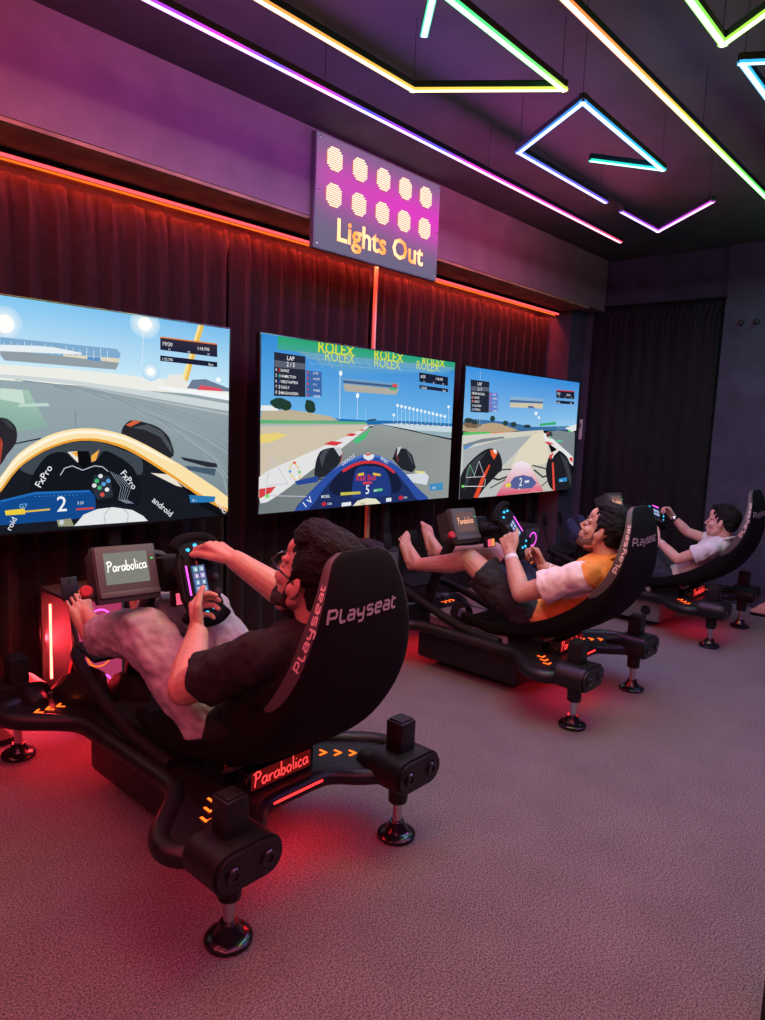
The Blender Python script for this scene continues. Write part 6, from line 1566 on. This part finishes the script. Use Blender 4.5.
prism(b, poly, 0, .020); obj('sole', b, M['matt_black'], t)
b = nb(); prism(b, [(x * .86, y * .92) for x, y in poly], .020, .024); obj('insole', b, M['blue_lit_insole'], t)
b = nb()
for dy in (-.004, .02, .044): tube(b, [(-.044, dy + .02, .014), (-.032, dy + .02, .05), (0, dy + .02, .062), (.032, dy + .02, .05), (.044, dy + .02, .014)], .007, 8, 4)
obj('strap', b, M['matt_black'], t)
t = thing('keyboard', 'black keyboard lying on the computer tower behind the nearest seat, left of the bare feet', 'keyboard', (2.775, 2.55, .476)); t.rotation_euler = (0, 0, 1.25)
b = nb(); box(b, (0, 0, .010), (.32, .12, .018), bev=.004); obj('base', b, M['panel_side'], t)
b = nb()
for i in range(15):
    for j in range(5): box(b, (-.147 + i * .021, -.043 + j * .0215, .022), (.0165, .017, .008), bev=.002)
obj('keys', b, M['key'], t)
t = shoe('pale pinkish shoe tip at the right edge, on the floor by the end wall', (5.02, 1.075, .0145), .35, pbr('peach_cloth', (.75, .38, .26), .7), L=.24)
# ================================================================== LIGHT (the LEDs the room has)
def area(name, loc, size, energy, col, rot=(0, 0, 0), sy=None):
    l = bpy.data.lights.new(name, 'AREA'); l.energy = energy; l.color = col; l.size = size
    if sy: l.shape = 'RECTANGLE'; l.size_y = sy
    o = bpy.data.objects.new(name, l); COL.objects.link(o); o.location = loc; o.rotation_euler = rot; return o
for (x, y), e in zip(RX, (.9, .7, .5)):
    area('red_underglow_light', (x, y + .15, .175), .30, e, (1, .02, .03), (0, 0, 0), .02)
    area('red_underglow_light', (x, y + VL - .15, .175), .34, e * 1.4, (1, .02, .03), (0, 0, 0), .02)
area('tower_led_light', (1.075, 2.60, .27), .02, 6.0, (1, .03, .04), (0, math.radians(70), math.radians(35)), .36)
area('tower_inner_light', (1.10, 2.60, .27), .02, 12.0, (1, .04, .06), (0, math.radians(-90), 0), .36)
for x in (-.75, .35, 1.45, 2.55, 3.65, 4.55): area('header_led_light', (x, 2.748, 2.022), 1.1 if x < 4 else .7, 11 if x < 4 else 7, (1, .05, .03), (math.radians(22), 0, 0), .012)
for x in (-.6, 1.2, 3.0, 4.2): area('soffit_led_light', (x, 2.75, 2.022), 1.3, .9, (1, .42, .12), (math.radians(180), 0, 0), .012)
w = bpy.data.worlds.new('room_air'); bpy.context.scene.world = w; w.use_nodes = True
w.node_tree.nodes['Background'].inputs[0].default_value = (.02, .018, .03, 1); w.node_tree.nodes['Background'].inputs[1].default_value = .2

# ================================================================== CAMERA
cd = bpy.data.cameras.new('camera'); cam = bpy.data.objects.new('camera', cd); COL.objects.link(cam)
cd.sensor_fit = 'HORIZONTAL'; cd.sensor_width = 36; cd.lens = 36 * 700 / 765; cd.clip_start = .02
CR = ((.671844, .066394, .737711), (-.739631, .113456, .663381), (.039653, .991322, -.125331))
mm = Matrix([(r_[0], r_[1], -r_[2]) for r_ in CR]).to_4x4(); mm.translation = (0, 0, 1.16)
cam.matrix_world = mm
bpy.context.scene.camera = cam

# ================================================================== SCALE TO METRES
S_ = Matrix.Scale(K, 4); done = set()
for o in bpy.data.objects:
    o.location = o.location * K
    if o.type == 'MESH' and o.data.name not in done: o.data.transform(S_); o.data.update(); done.add(o.data.name)
    if o.type == 'LIGHT' and o.data.name not in done: o.data.size *= K; o.data.size_y *= K; o.data.energy *= K * K; done.add(o.data.name)
    for md in o.modifiers:
        if md.type == 'SOLIDIFY': md.thickness *= K
sc = bpy.context.scene
sc.view_settings.view_transform = 'Standard'; sc.view_settings.look = 'None'; sc.view_settings.gamma = 1; sc.view_settings.use_curve_mapping = False
sc.view_settings.exposure = 0.0
sc.cycles.max_bounces = 6; sc.cycles.diffuse_bounces = 3; sc.cycles.glossy_bounces = 3; sc.cycles.use_denoising = True
sc.cycles.sample_clamp_indirect = 6
